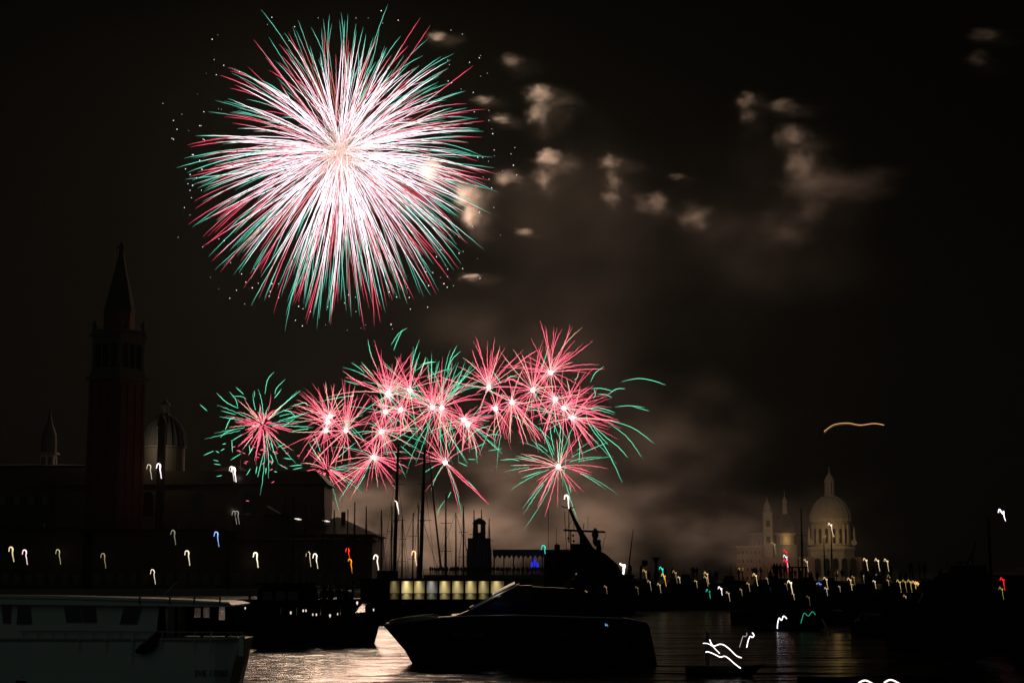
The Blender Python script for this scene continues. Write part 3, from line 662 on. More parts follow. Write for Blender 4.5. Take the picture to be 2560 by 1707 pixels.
    cu = bpy.data.curves.new('registration', 'FONT'); cu.body = '3VE 17080'; cu.size = 26 * m * 1.25; cu.extrude = .004; cu.space_character = 1.02
    to = bpy.data.objects.new('tmp', cu); col.objects.link(to); bpy.context.view_layer.update()
    me = bpy.data.meshes.new_from_object(to.evaluated_get(bpy.context.evaluated_depsgraph_get())); bpy.data.objects.remove(to)
    me.materials.clear(); me.materials.append(M['darkhull'])
    xs = [q.co.x for q in me.vertices]; wd = max(xs) - min(xs)
    o = bpy.data.objects.new('registration_number', me); col.objects.link(o); o.parent = hull
    k = 82 * m / wd; o.scale = (k, k * 1.15, 1); o.rotation_euler = (R(90 - 2.5), 0, 0); o.location = Vector((X(489), Y + .02 - .015, Z(1690))) - parent_loc(hull)
    me.name = 'registration_number'
white_boat()

# -- dark navy motor yacht
def yacht():
    Y = 80.0; m = mpp(Y)
    def X(u): return at(u, 1600, Y).x
    def Z(v): return at(1200, v, Y).z
    L = 1.0; half = 2.3
    root = thing('motor_yacht', (X(1330), Y + half, 0), 'dark navy motor yacht with sharp raked bow and polished bow rail, foreground centre', 'yacht')
    secs = []
    for u, wu, wl, vt, uw in ((949, .03, .02, 1566, 1034), (978, .30, .10, 1559, 1050), (1018, .58, .30, 1552, 1078), (1085, .85, .62, 1546, 1125), (1170, 1.0, .86, 1540, 1195), (1290, 1.0, .95, 1538, 1300), (1450, .98, .96, 1540, 1450), (1570, .94, .93, 1546, 1570), (1618, .8, .78, 1556, 1636), (1628, .62, .6, 1566, 1646)):
        zt = Z(vt); ring = []
        for fy, fz, kk in ((-wu, 1, 0), (-(wu * .75 + wl * .25), .7, .30), (-(wu * .4 + wl * .6), .35, .65), (-wl, .02, 1), (-wl * .5, -.22, 1.02), (wl * .5, -.22, 1.02), (wl, .02, 1), ((wu * .4 + wl * .6), .35, .65), ((wu * .75 + wl * .25), .7, .30), (wu, 1, 0)):
            ring.append(Vector((X(u + (uw - u) * kk), Y + half + half * fy, zt * fz)))
        secs.append(ring)
    hull = MB().loft(secs).build('hull', M['navy'], root, smooth=False)
    for u in (1130, 1185, 1400): 
        q = MB(); q.box(X(u), X(u + 26), Y - .02 + .02, Y + .04, Z(1590), Z(1583)); q.build('porthole', M['glass'], hull)
    MB().tube([(X(949), Y + half, Z(1565)), (X(1020), Y + half - 1.36, Z(1551)), (X(1085), Y + half - 1.98, Z(1545)), (X(1170), Y - .02, Z(1539)), (X(1290), Y - .02, Z(1537)), (X(1560), Y + .12, Z(1545))], .035, 6).build('rubbing_strake', M['steel'], hull)
    # deck house: sloping windscreen, flybridge
    def yb(q): return Y + half + q
    def slab(name, poly, w0, m_, parent=root, y0=None):
        q = [(X(u), Z(v)) for u, v in poly]; return MB().prism(q, yb(-w0), yb(w0)).build(name, m_, parent)
    slab('deckhouse', [(1120, 1546), (1172, 1526), (1235, 1504), (1330, 1502), (1500, 1510), (1566, 1546)], 1.75, M['navy'])
    ws = slab('windscreen', [(1178, 1523), (1290, 1464), (1330, 1462), (1330, 1501), (1236, 1503.5)], 1.5, M['glass'])
    for sy in (-1.52, 0, 1.52):
        MB().tube([(X(1170), yb(sy), Z(1525)), (X(1182), yb(sy), Z(1519)), (X(1230), yb(sy), Z(1493)), (X(1288), yb(sy), Z(1463))], .085, 8).build('windscreen_frame', M['steel'], ws, smooth=True)
    def camber(name, line, depth, rise, m_, par):  # tilted steel plates added to mirror the fireworks as bright glints
        b = MB(); n = len(line)
        q = [Vector((X(u), yb(w), Z(v))) for u, v, w in line]; vs = []
        for k in range(4): vs += [p + Vector((0, depth * k / 3, rise * math.sin(k / 3 * math.pi / 2))) for p in q]
        vs += [p + Vector((0, depth, -.05)) for p in q] + [p + Vector((0, 0, -.05)) for p in q]
        fs = [(r_ * n + i, r_ * n + i + 1, ((r_ + 1) % 6) * n + i + 1, ((r_ + 1) % 6) * n + i) for r_ in range(6) for i in range(n - 1)]
        fs += [tuple(r_ * n for r_ in range(6)), tuple(r_ * n + n - 1 for r_ in range(5, -1, -1))]
        b.add(vs, fs); return b.build(name, m_, par)
    camber('windscreen_reflector', [(1172, 1526, -1.62), (1182, 1520, -1.62)], .9, .16, M['steel'], ws)
    camber('windscreen_reflector', [(1186, 1517, -1.62), (1228, 1493.5, -1.62)], 1.0, .05, M['steel'], ws)
    camber('windscreen_reflector', [(1230, 1492.5, -1.62), (1262, 1476, -1.62), (1287, 1464, -1.62)], 1.3, .19, M['steel'], ws)
    camber('deck_reflector', [(956, 1563, -.2), (972, 1560.5, -.6)], .4, .07, M['steel'], root)
    camber('deck_reflector', [(992, 1557, -.95), (1020, 1553.5, -1.36)], .55, .09, M['steel'], root)
    camber('deck_reflector', [(1024, 1552.5, -1.38), (1058, 1548.5, -1.7), (1084, 1546, -1.96)], .5, .05, M['steel'], root)
    MB().box(X(1228), X(1231), yb(-1.5), yb(1.5), Z(1492.5), Z(1491)).build('windscreen_bar', M['offwhite'], ws)
    slab('flybridge', [(1331, 1466), (1440, 1471), (1502, 1492), (1500, 1509), (1331, 1501)], 1.6, M['navy'])
    b = MB(); b.prism([(X(1283), Z(1466)), (X(1298), Z(1458)), (X(1300), Z(1461.5)), (X(1288), Z(1468))], yb(-1.55), yb(1.55)); b.build('visor', M['offwhite'], root)
    b = MB(); b.tube([(X(1420), yb(-1.5), Z(1469)), (X(1450), yb(-1.5), Z(1436)), (X(1450), yb(1.5), Z(1436)), (X(1420), yb(1.5), Z(1469))], .09, 8); b.build('radar_arch', M['navy'], root)
    # bow rail
    rl = [(966, 1556, .02), (985, 1551, .30), (1000, 1547, .42), (1030, 1544, .6), (1070, 1541, .78), (1086, 1544, .82)]
    for sy in (-1, 1):
        b = MB(); b.tube([(X(u), yb(sy * half * wd), Z(v)) for u, v, wd in rl], .055, 6); b.tube([(X(u), yb(sy * half * wd), Z(v + 4)) for u, v, wd in rl[1:5]], .035, 6); rail = b.build('bow_rail', M['steel'], root)
        for u, v, wd in rl[1:]: MB().tube([(X(u), yb(sy * half * wd), Z(v)), (X(u + 1), yb(sy * half * wd), Z(v + 9))], .022, 5).build('stanchion', M['steel'], rail)
    b = MB(); b.box(X(964), X(984), yb(-.12), yb(.12), Z(1561), Z(1557)); b.tube([(X(968), yb(-.1), Z(1557)), (X(976), yb(-.1), Z(1552)), (X(984), yb(.1), Z(1556))], .06, 6); b.build('anchor', M['steel'], root)
    b = MB(); b.box(X(988), X(1004), yb(-.5), yb(.5), Z(1552), Z(1543)); b.build('windlass', M['darkhull'], root)
    b = MB(); b.tube([(X(1086), yb(-1.9), Z(1544)), (X(1092), yb(-1.9), Z(1546))], .09, 8); b.build('cleat', M['steel'], root)
    plight('deck_lamp', (X(1245), yb(-2.2), Z(1486)), 2.0, (1.0, .9, .8), .1, root)
yacht()

# -- black working boat in the middle distance
def work_boat():
    Y = 104.0; m = mpp(Y)
    def X(u): return at(u, 1600, Y).x
    def Z(v): return at(780, v, Y).z
    half = 2.2
    root = thing('black_work_boat', (X(780), Y + half, 0), 'long black work boat with low cabin between the white boat and the yacht', 'boat')
    secs = []
    for u, wd, vt, uw in ((566, .80, 1512, 572), (600, .9, 1512, 604), (640, .95, 1524, 642), (670, .98, 1534, 672), (760, 1, 1538, 760), (860, .95, 1536, 856), (915, .62, 1530, 900), (940, .28, 1525, 918), (952, .04, 1521, 926)):
        zt = Z(vt); secs.append([Vector((X(u + (uw - u) * kk), Y + half + half * wd * fy, zt * fz)) for fy, fz, kk in ((-1, 1, 0), (-.95, .6, .4), (-.85, .1, .95), (-.4, -.15, 1), (.4, -.15, 1), (.85, .1, .95), (.95, .6, .4), (1, 1, 0))])
    MB().loft(secs).build('hull', M['darkhull'], root)
    b = MB(); b.prism([(X(640), Z(1531)), (X(640), Z(1470)), (X(652), Z(1462)), (X(760), Z(1462)), (X(772), Z(1472)), (X(784), Z(1537))], Y + .5, Y + 3.9); cab = b.build('cabin', M['darkhull'], root)
    for u in (652, 684, 716): MB().box(X(u), X(u + 24), Y + .46, Y + .52, Z(1500), Z(1478)).build('window', M['glass'], cab)
    b = MB(); b.prism([(X(628), Z(1461)), (X(776), Z(1461)), (X(770), Z(1456)), (X(634), Z(1456))], Y + .3, Y + 4.1); b.build('cabin_roof', M['darkhull'], root)
    b = MB(); b.box(X(795), X(850), Y + .8, Y + 3.6, Z(1538), Z(1508)); b.build('hatch', M['dark'], root)
    b = MB(); b.tube([(X(870), Y + half, Z(1536)), (X(872), Y + half, Z(1452))], [.10, .06], 8); b.tube([(X(871), Y + half, Z(1470)), (X(805), Y + half, Z(1490))], .06, 6); b.build('derrick', M['dark'], root)
    b = MB(); b.tube([(X(948), Y + half, Z(1526)), (X(930), Y + half - .5, Z(1610)), (X(926), Y + half - 1, Z(1655))], .02, 5); b.build('anchor_line', M['rope'], root)
    for u in (700, 740, 800, 850, 890): MB().tube([(X(u), Y + .1, Z(1537)), (X(u), Y + .1, Z(1518))], .02, 5).build('stanchion', M['steel'], root)
    MB().tube([(X(690), Y + .1, Z(1518)), (X(800), Y + .1, Z(1519)), (X(900), Y + .4, Z(1514))], .02, 5).build('handrail', M['dark'], root)
    for i, (u, v, k) in enumerate(((613, 1519, .7), (727, 1530, 1.0), (758, 1525, .9), (765, 1525, .8), (782, 1535, .7), (791, 1535, .8), (825, 1537, 1.1), (844, 1534, .6), (893, 1505, 1.2), (934, 1523, .8))):
        q = at(u, v, Y - .06); b = MB(); b.lathe([(.005, -.13 * k), (.05 * k, -.04), (.05 * k, .03), (.005, .07)], q, 6); b.c = [(.9, .72, .6)] * len(b.v)
        b.build('deck_lamp', GLOW, root, color=True)
    for i, (u, rz) in enumerate(((805, .3), (818, 2.6), (838, 0), (860, 1.1))):
        person(Vector((X(u), Y + 1.0 + .5 * (i % 3), Z(1538))), 'dark figure standing on the black work boat, %s from its cabin' % ORD[i], rz, i % 3, group='people on the black work boat')
work_boat()

def barge(u0, u1, Y, vt, label):
    x0, x1 = at(u0, 1500, Y).x, at(u1, 1500, Y).x; L = x1 - x0; H = at(0, vt, Y).z
    root = thing('moored_barge', ((x0 + x1) / 2, Y, 0), label, 'barge', 'low barges in the middle water')
    MB().loft([[Vector((p.x + (x0 + x1) / 2, p.y + Y, p.z)) for p in r] for r in hull_secs(L, min(5, L * .3), H, rake=.1, sheer=.02)]).build('hull', M['darkhull'], root)
    b = MB(); b.box(x0 + L * .15, x0 + L * .42, Y - .8, Y + .8, H * .9, H + .35); b.build('hatch', M['dark'], root)
    for t in (.08, .5, .9): MB().lathe([(.12, H * .8), (.12, H + .25), (.17, H + .27), (.1, H + .4)], (x0 + L * t, Y, 0), 8).build('bollard', M['dark'], root)
barge(915, 1130, 150, 1509, 'low dark barge in front of the lit ferry, between work boat and yacht')
barge(600, 900, 190, 1497, 'low dark barge behind the black work boat')
barge(1010, 1330, 200, 1507, 'low dark barge half hidden by the yacht under the ferry windows')
barge(1830, 2140, 150, 1528, 'added low dark barge masking the water right of the light-strip boat')  # right-hand barges added to hide bright reflections on the water
barge(2130, 2420, 120, 1552, 'added low dark barge masking the water beside the black trawler at right')
barge(1650, 1900, 215, 1504, 'added low dark barge masking the water right of the yacht stern under the motor boats')
# -- lit passenger ferry
def ferry():
    Y = 268.0
    def X(u): return at(u, 1500, Y).x
    def Z(v): return at(1110, v, Y).z
    root = thing('passenger_ferry', (X(1110), Y + 2.5, 0), 'passenger ferry with a row of tall yellow-lit windows, behind the yacht', 'ferry')
    MB().prism([(X(890), 0 - .3), (X(1330), -.3), (X(1345), Z(1497)), (X(880), Z(1497))], Y + .1, Y + 5).build('hull', M['dark'], root)
    MB().box(X(900), X(1330), Y + .6, Y + 5, Z(1497) + .01, Z(1449)).build('saloon', M['dark'], root)
    MB().box(X(892), X(1338), Y - .2, Y + 5.3, Z(1449) + .01, Z(1445)).build('roof', M['dark'], root)
    b = MB(); b.box(X(940), X(990), Y + 1, Y + 4, Z(1445) + .01, Z(1426)); b.build('wheelhouse', M['dark'], root)
    def pane(u0, u1, v0, v1, c0, k, name):
        # window with a bright lamp patch: a grid so the glow falls off toward the sides
        b = MB(); nx, nz = 8, 8; vs = []; cs = []
        for j in range(nz + 1):
            for i in range(nx + 1):
                fx, fz = i / nx, j / nz
                vs.append((X(u0 + (u1 - u0) * fx), Y + .55, Z(v1 + (v0 - v1) * fz)))
                g = math.exp(-((fx - .42) / (.14 + .26 * (1.15 - fz))) ** 2) * (.5 + .8 * fz)
                cs.append(sc3(c0, k * (.12 + 1.5 * g)))
        b.add(vs, [(j * (nx + 1) + i, j * (nx + 1) + i + 1, (j + 1) * (nx + 1) + i + 1, (j + 1) * (nx + 1) + i) for j in range(nz) for i in range(nx)], cs)
        return b.build(name, GLOW, root, color=True)
    Wn = [(974, 998, .16, 0), (1003, 1031, .62, 0), (1034, 1061, .55, 0), (1066, 1093, .34, 1), (1098, 1125, .42, 0), (1130, 1158, .45, 0), (1163, 1191, .42, 0), (1196, 1222, .36, 0), (1227, 1260, .55, 0)]
    for u0, u1, k, cool in Wn:
        c = (.75, .72, .6) if cool else (.95, .74, .30)
        k *= rng.uniform(.75, 1.3); pane(u0, u1, 1452, 1482, c, k, 'lit_window'); pane(u0 + 1, u1 - 1, 1483, 1503, c, k * .36, 'reflection_panel')  # dim lower panels stand in for the windows' reflection in the water
    for u0, u1, k, cool in Wn:
        MB().box(X(u1 + .6), X(u1 + 2.2), Y + .3, Y + .62, Z(1505), Z(1450)).build('mullion', M['dark'], root)
ferry()

# -- marina: bare-masted sailing boats
def make_sailboat(H=17.0):
    root = thing('sailing_boat', (0, 0, 0), 'bare-masted sailing boat', 'sailing boat', 'sailing boats in the marina')
    L = H * .62
    MB().loft(hull_secs(L, L * .28, 1.1, sheer=.3)).build('hull', M['offwhite'], root)
    b = MB(); b.prism([(-L * .22, 1.05), (L * .18, 1.1), (L * .10, 1.55), (-L * .20, 1.6)], -L * .09, L * .09); cab = b.build('cabin', M['offwhite'], root)
    MB().box(-L * .15, L * .06, -L * .093, -L * .089, 1.2, 1.42).build('window', M['glass'], cab)
    b = MB(); b.tube([(L * .05, 0, 1.0), (L * .05, 0, H * .6), (L * .045, 0, H)], [.17, .15, .10], 8); mast = b.build('mast', M['alu'], root)
    for z in (H * .45, H * .72): MB().tube([(L * .05, -.9, z), (L * .05, .9, z)], .05, 5).build('spreader', M['alu'], mast)
    MB().tube([(L * .05, 0, 2.0), (-L * .33, 0, 2.1)], .11, 6).build('boom', M['alu'], root)
    MB().tube([(L * .05, 0, H * .97), (L * .5, 0, 1.4)], .045, 5).build('forestay', M['rope'], root)
    MB().tube([(L * .045, 0, H), (-L * .48, 0, 1.2)], .035, 5).build('backstay', M['rope'], root)
    for s in (-1, 1): MB().tube([(L * .05, 0, H * .72), (L * .05, s * .9, H * .45), (L * .05, s * L * .13, 1.1)], .025, 4).build('shroud', M['rope'], root)
    return root
MASTS = [(714, 1244), (735, 1241), (770, 1264), (810, 1257), (836, 1274), (870, 1273), (887, 1255), (916, 1265), (954, 1274), (980, 1264), (1006, 1290), (1033, 1281), (1046, 1257), (1115, 1235), (1140, 1280), (1159, 1265), (1185, 1274), (1204, 1273), (1223, 1296)]
proto = make_sailboat()
for i, (u, v) in enumerate(MASTS):
    Y = 318 + (i * 37 % 5) * 9; p = at(u, v, Y); o = proto if i == 0 else copy_tree(proto)
    k = p.z / 17.0; o.scale = (k, k, k); rz = rng.choice([R(90), R(80), R(100), R(-85), R(12)]); o.rotation_euler = (0, 0, rz)
    off = Vector((17 * .62 * .048 * k * math.cos(rz), 17 * .62 * .048 * k * math.sin(rz), 0)); o.location = Vector((p.x, Y, 0)) - off
    relabel(o, 'moored sailing boat with bare dark mast, %s mast from the left in the marina' % ORD[i])

def tall_ship():
    Y = 300.0
    def X(u): return at(u, 1440, Y).x
    def Z(v): return at(1020, v, Y).z
    root = thing('two_masted_ship', (X(1040), Y, 0), 'large two-masted ship with thick dark masts rising over the marina', 'sailing ship')
    Mx = Matrix.Translation((X(1030), Y, 0)); b = MB(); secs = [[Mx @ p for p in r] for r in hull_secs(17, 4.4, 2.0, sheer=.3)]; b.loft(secs).build('hull', M['darkhull'], root)
    b = MB(); b.box(X(990), X(1060), Y - 1.4, Y + 1.4, 1.9, 3.0); b.build('deckhouse', M['darkhull'], root)
    for (u0, u1, vt, r) in ((985, 993, 1112, .34), (1050, 1060, 1122, .36)):
        mm = MB().tube([(X(u0), Y, 1.0), (X((u0 + u1) / 2), Y, Z(1280)), (X(u1), Y, Z(vt))], [r, r * .9, r * .55], 10).build('mast', M['alu'], root)
        for v in (1300, 1210): MB().tube([(X(u1) - 1.2, Y, Z(v)), (X(u1) + 1.2, Y, Z(v))], .06, 5).build('spreader', M['alu'], mm)
        MB().lathe([(.3, Z(1305)), (.42, Z(1303)), (.42, Z(1300)), (.3, Z(1298))], (X((u0 + u1) / 2) - .05, Y, 0), 8).build('mast_band', M['alu'], mm)
    MB().tube([(X(1072), Y, Z(1140)), (X(1085), Y, Z(1270)), (X(1103), Y, Z(1425))], [.08, .16, .2], 6).build('furled_sail', M['canvas'], root)
    MB().tube([(X(1060), Y, Z(1124)), (X(1072), Y, Z(1140))], .06, 5).build('backstay', M['rope'], root)
    for a, b_ in (((993, 1150), (954, 1420)), ((993, 1200), (1022, 1430)), ((1060, 1150), (1030, 1430)), ((1060, 1200), (1088, 1430))):
        MB().tube([(X(a[0]), Y, Z(a[1])), (X(b_[0]), Y, Z(b_[1]))], .04, 4).build('shroud', M['rope'], root)
tall_ship()

# -- large vessel with a raked signal mast
def signal_ship():
    Y = 190.0
    def X(u): return at(u, 1400, Y).x
    def Z(v): return at(1470, v, Y).z
    root = thing('ship_with_raked_mast', (X(1470), Y + 2, 0), 'dark ship with a leaning tapered mast and long radar crossbar', 'ship')
    MB().loft([[Vector((p.x + X(1470), p.y + Y + 2.5, p.z)) for p in r] for r in hull_secs(12, 4.2, 1.7, sheer=.2)]).build('hull', M['darkhull'], root)
    b = MB(); b.prism([(X(1362), 1.6), (X(1362), Z(1384)), (X(1392), Z(1378)), (X(1428), Z(1378)), (X(1452), Z(1372)), (X(1500), Z(1376)), (X(1516), Z(1384)), (X(1545), Z(1410)), (X(1562), Z(1446)), (X(1585), 1.6)], Y + 1, Y + 4.6)
    ss = b.build('superstructure', M['dark'], root)
    for u in (1375, 1400, 1470, 1500): MB().box(X(u), X(u + 16), Y + .94, Y + 1.02, Z(1416), Z(1404)).build('window', M['glass'], ss)
    for i in range(4):
        b = MB(); b.box(X(1528 - 26 + i * 4), X(1530 - 26 + i * 4), Y + .9, Y + .96, Z(1440), Z(1395)); 
    b = MB(); b.box(X(1429), X(1452), Y + 1.6, Y + 3.6, Z(1378), Z(1358)); b.build('deck_box', M['dark'], root)
    b = MB(); b.prism([(X(1423), Z(1268)), (X(1428), Z(1264)), (X(1442), Z(1296)), (X(1462), Z(1330)), (X(1486), Z(1368)), (X(1502), Z(1378)), (X(1452), Z(1380)), (X(1452), Z(1340)), (X(1440), Z(1310)), (X(1432), Z(1292))], Y + 2.1, Y + 2.9); mast = b.build('raked_mast', M['dark'], root)
    MB().tube([(X(1406), Y + 2.5, Z(1262)), (X(1416), Y + 2.5, Z(1266)), (X(1436), Y + 2.5, Z(1266)), (X(1438), Y + 2.5, Z(1263))], .06, 5).build('yard', M['dark'], mast)
    cb = MB().tube([(X(1411), Y + 2.4, Z(1323)), (X(1516), Y + 2.4, Z(1328))], .13, 6).build('crossbar', M['dark'], root)
    b = MB(); b.lathe([(.05, .9), (.32, .6), (.38, .1), (.25, -.3), (.3, -.7), (.05, -1.1)], at(1488, 1340, Y + 2.4), 8); b.build('hanging_bundle', M['canvas'], root)
    for u0, v0, u1, v1, r in ((1427, 1326, 1427, 1384, .07), (1411, 1278, 1418, 1398, .035), (1435, 1300, 1435, 1324, .04), (1516, 1328, 1504, 1378, .025), (1432, 1298, 1416, 1322, .025), (1460, 1308, 1459, 1322, .05), (1371, 1270, 1371, 1378, .025), (1391, 1318, 1391, 1378, .025), (1470, 1290, 1470, 1322, .025)):
        MB().tube([at(u0, v0, Y + 2.4), at(u1, v1, Y + 2.4)], r, 5).build('antenna', M['dark'], root)
    for u, v in ((1433, 1338), (1434, 1352), (1421, 1345)):
        b = MB(); b.lathe([(.02, -.16), (.14, 0), (.02, .16)], at(u, v, Y + 2.4), 6); b.build('signal_lamp', M['dark'], root)
    b = MB(); b.lathe([(.25, 0), (.3, .35), (.2, 1.0), (.28, 1.15), (.05, 1.3)], at(1497, 1378, Y + 2.2), 8); b.build('funnel', M['dark'], root)
    b = MB(); b.lathe([(.25, 0), (.3, .4), (.3, .8), (.05, .9)], at(1393, 1380, Y + 2.2), 8); b.build('searchlight', M['dark'], root)
signal_ship()

# -- dark motor boats on the right
def make_motorboat():
    root = thing('motor_boat', (0, 0, 0), 'dark motor boat', 'motor boat', 'motor boats crowding the right side')
    MB().loft(hull_secs(9.5, 3.0, 1.2, sheer=.35)).build('hull', M['darkhull'], root)
    b = MB(); b.prism([(-2.4, 1.15), (2.2, 1.2), (1.2, 2.05), (.7, 2.7), (-2.2, 2.75)], -1.15, 1.15); cab = b.build('cabin', M['dark'], root)
    for s in (-1, 1): MB().prism([(-1.9, 2.0), (.85, 2.0), (.55, 2.55), (-1.8, 2.55)], s * 1.17 - .02, s * 1.17 + .02).build('window', M['glass'], cab)
    b = MB(); b.box(-2.5, .9, -1.3, 1.3, 2.76, 2.86); b.build('roof', M['dark'], root)
    for s in (-1, 1): MB().tube([(1.5, s * 1.2, 1.9), (3.5, s * .8, 2.0), (4.7, s * .1, 2.1)], .03, 5).build('bow_rail', M['dark'], root)
    MB().tube([(-1.2, 0, 2.86), (-1.3, 0, 4.6)], [.05, .025], 5).build('antenna', M['dark'], root)
    b = MB(); b.box(-2.2, -.9, -.5, .5, 2.87, 3.3); b.build('radar', M['dark'], root)
    return root
mb = make_motorboat()
MBS = [(1648, 250, 1.0, 8), (1690, 300, 1.1, 170), (1742, 235, 1.0, 190), (1795, 270, .9, 20), (1850, 300, 1.2, 5), (1905, 240, 1.0, 160), (1948, 215, 1.15, 15), (2000, 280, 1.0, 200), (2052, 230, 1.0, 170), (2100, 260, 1.1, 12), (2160, 225, 1.1, 190), (2222, 205, 1.1, 10), (2280, 235, 1.0, 30), (2335, 180, 1.2, 185), (1602, 215, 1.1, 12)]
MBS.sort()
for i, (u, Y, k, rz) in enumerate(MBS):
    o = mb if i == 0 else copy_tree(mb); p = at(u, 1480, Y); o.location = (p.x, Y, 0); o.scale = (k, k, k * rng.uniform(.9, 1.25)); o.rotation_euler = (0, 0, R(rz))
    relabel(o, 'dark motor boat silhouette, %s from the left in the right-hand boat crowd' % ORD[i])
    for q in range(3):
        person(Vector((p.x + rng.uniform(-1.8, .4) * k, Y + rng.uniform(-.6, .6), 2.87 * o.scale.z)), 'dark spectator standing on a motor boat roof in the right-hand crowd', rng.uniform(0, 6), rng.randrange(3), .98, 'spectators on boat roofs')
def trawler():
    Y = 95.0
    def X(u): return at(u, 1500, Y).x
    def Z(v): return at(2430, v, Y).z
    root = thing('fishing_trawler', (X(2430), Y + 2, 0), 'big black trawler silhouette with leaning booms, right edge', 'boat')
    MB().loft([[Vector((p.x + X(2440), p.y + Y + 2, p.z)) for p in r] for r in hull_secs(8.5, 3.6, 2.4, sheer=.2)]).build('hull', M['darkhull'], root)
    b = MB(); b.prism([(X(2372), 2.2), (X(2372), Z(1440)), (X(2412), Z(1432)), (X(2415), Z(1412)), (X(2478), Z(1412)), (X(2484), Z(1436)), (X(2600), Z(1438)), (X(2600), 2.2)], Y + .8, Y + 3.2); wh = b.build('wheelhouse', M['dark'], root)
    for u in (2420, 2442, 2462): MB().box(X(u), X(u + 14), Y + .74, Y + .82, Z(1432), Z(1420)).build('window', M['glass'], wh)
    b = MB(); b.tube([(X(2414), Y + 2, Z(1404)), (X(2446), Y + 2, Z(1403))], .05, 5); b.tube([(X(2430), Y + 2, Z(1412)), (X(2430), Y + 2, Z(1404))], .04, 5); b.build('radar', M['dark'], root)
    MB().tube([(X(2505), Y + 2, Z(1440)), (X(2503), Y + 2, Z(1288))], [.10, .06], 8).build('mast', M['dark'], root)
    MB().tube([(X(2444), Y + 2, Z(1412)), (X(2469), Y + 2, Z(1352))], [.06, .03], 6).build('boom', M['dark'], root)
    MB().tube([(X(2455), Y + 2, Z(1436)), (X(2462), Y + 2, Z(1356))], [.22, .04], 6).build('furled_sail', M['canvas'], root)
    for u in (2470, 2482, 2492): MB().tube([(X(u), Y + 2, Z(1426)), (X(2503), Y + 2, Z(1296))], .018, 4).build('shroud', M['rope'], root)
    MB().tube([(X(2364), Y + 1.5, Z(1465)), (X(2369), Y + 1.5, Z(1432)), (X(2372), Y + 1.5, Z(1418))], [.05, .09, .02], 6).build('flagstaff', M['dark'], root)
trawler()
for i, (u, v, vb, Y, lab) in enumerate(((2002, 1272, 1450, 260, 'bare dark mast just left of the floodlit dome, tallest there'), (2059, 1345, 1455, 270, 'short thin bare mast in front of the floodlit drum'), (2077, 1322, 1460, 240, 'thin dark mast with a white light at its top, before the basilica'))):
    o = copy_tree(proto); p = at(u, v, Y); k = p.z / 17; o.scale = (k, k, k); o.rotation_euler = (0, 0, R(85)); o.location = (p.x, Y - 17 * .62 * .048 * k, 0); o['label'] = 'sailing boat: ' + lab; o['group'] = 'sailing boats near the basilica'
# leaning pole and small gear silhouettes
def pole(name, pts, Y, r, mt, label, cat):
    P = [at(u, v, Y) for u, v in pts]; b = MB(); b.tube(P, r, 6); return tag(b.build(name, M[mt], None, loc=P[0]), label, cat)
pole('leaning_pole', [(1566, 1480), (1574, 1399), (1583, 1322)], 230, [.12, .10, .04], 'dark', 'thin dark pole leaning right, beside the ship with the raked mast', 'pole')
pole('gunwale_edge', [(2088, 1612), (2055, 1546)], 120, [.08, .06], 'offwhite', 'pale slanted gunwale edge of a dark boat on the water at right', 'pole')  # pale tube stands in for a dark boat's gunwale edge
pole('wooden_oar', [(2296, 1506), (2309, 1482)], 150, [.07, .09], 'pink', 'pinkish oar blade tilted up among the boats at right', 'oar')
pole('boarding_plank', [(405, 1493), (428, 1468), (442, 1455)], 150, [.10, .08, .05], 'offwhite', 'thin pale gangplank slanting up above the white boat roof', 'gangplank')
def signpost(u, v, vb, Y, label):
    b = MB(); b.tube([at(u, vb, Y), at(u, v + 4, Y)], .16, 6); p = at(u, v, Y); b.box(p.x - .55, p.x + .55, Y - .1, Y + .1, p.z - .08, p.z + .08); b.lathe([(.05, -.7), (.35, -.4), (.35, 0)], p, 8); tag(b.build('mast_lamp', M['dark'], None, loc=at(u, vb, Y)), label, 'lamp post')
signpost(1640, 1394, 1478, 250, 'unlit dark T-shaped lamp post beside the teal hooked light')
def loudspeaker_arm():
    Y = 240; b = MB(); b.tube([at(1600, 1475, Y), at(1601, 1424, Y), at(1609, 1408, Y)], .10, 6); b.lathe([(.1, -.4), (.45, 0), (.3, .45)], at(1612, 1408, Y), 8); b.tube([at(1609, 1408, Y), at(1607, 1398, Y)], .04, 5)
    tag(b.build('crane_arm', M['dark'], None, loc=at(1600, 1475, Y)), 'small dark bent crane arm left of the T-shaped lamp post', 'crane')
loudspeaker_arm()
# -- gangway tower with people (dark frame in front of the basilica)
def frame_tower():
    Y = 205
    def X(u): return at(u, 1440, Y).x
    def Z(v): return at(1990, v, Y).z
    root = thing('boat_with_frame_deck', (X(1985), Y, 0), 'dark boat with a square framed upper deck in front of the basilica', 'boat')
    MB().loft([[Vector((p.x + X(1990), p.y + Y, p.z)) for p in r] for r in hull_secs(9, 3.2, 1.3)]).build('hull', M['darkhull'], root)
    MB().box(X(1935), X(2030), Y - 1.2, Y + 1.2, 1.25, Z(1445)).build('cabin', M['dark'], root)
    for u in (1978, 1995, 2012): MB().box(X(u) - .1, X(u) + .1, Y - .9, Y - .7, Z(1445), Z(1417)).build('post', M['dark'], root)
    MB().box(X(1972), X(2016), Y - 1.1, Y + 1.1, Z(1419), Z(1416)).build('awning', M['dark'], root)
    MB().tube([(X(1996), Y, Z(1417)), (X(1996), Y, Z(1396))], .06, 5).build('mast', M['dark'], root)
    for i in range(6): person(Vector((X(1938 + i * 7), Y + rng.uniform(-.8, .8), Z(1445))), 'dark spectator on the framed boat, %s from the left' % ORD[i], rng.uniform(0, 6), i % 3, 1, 'people on the framed boat')
frame_tower()
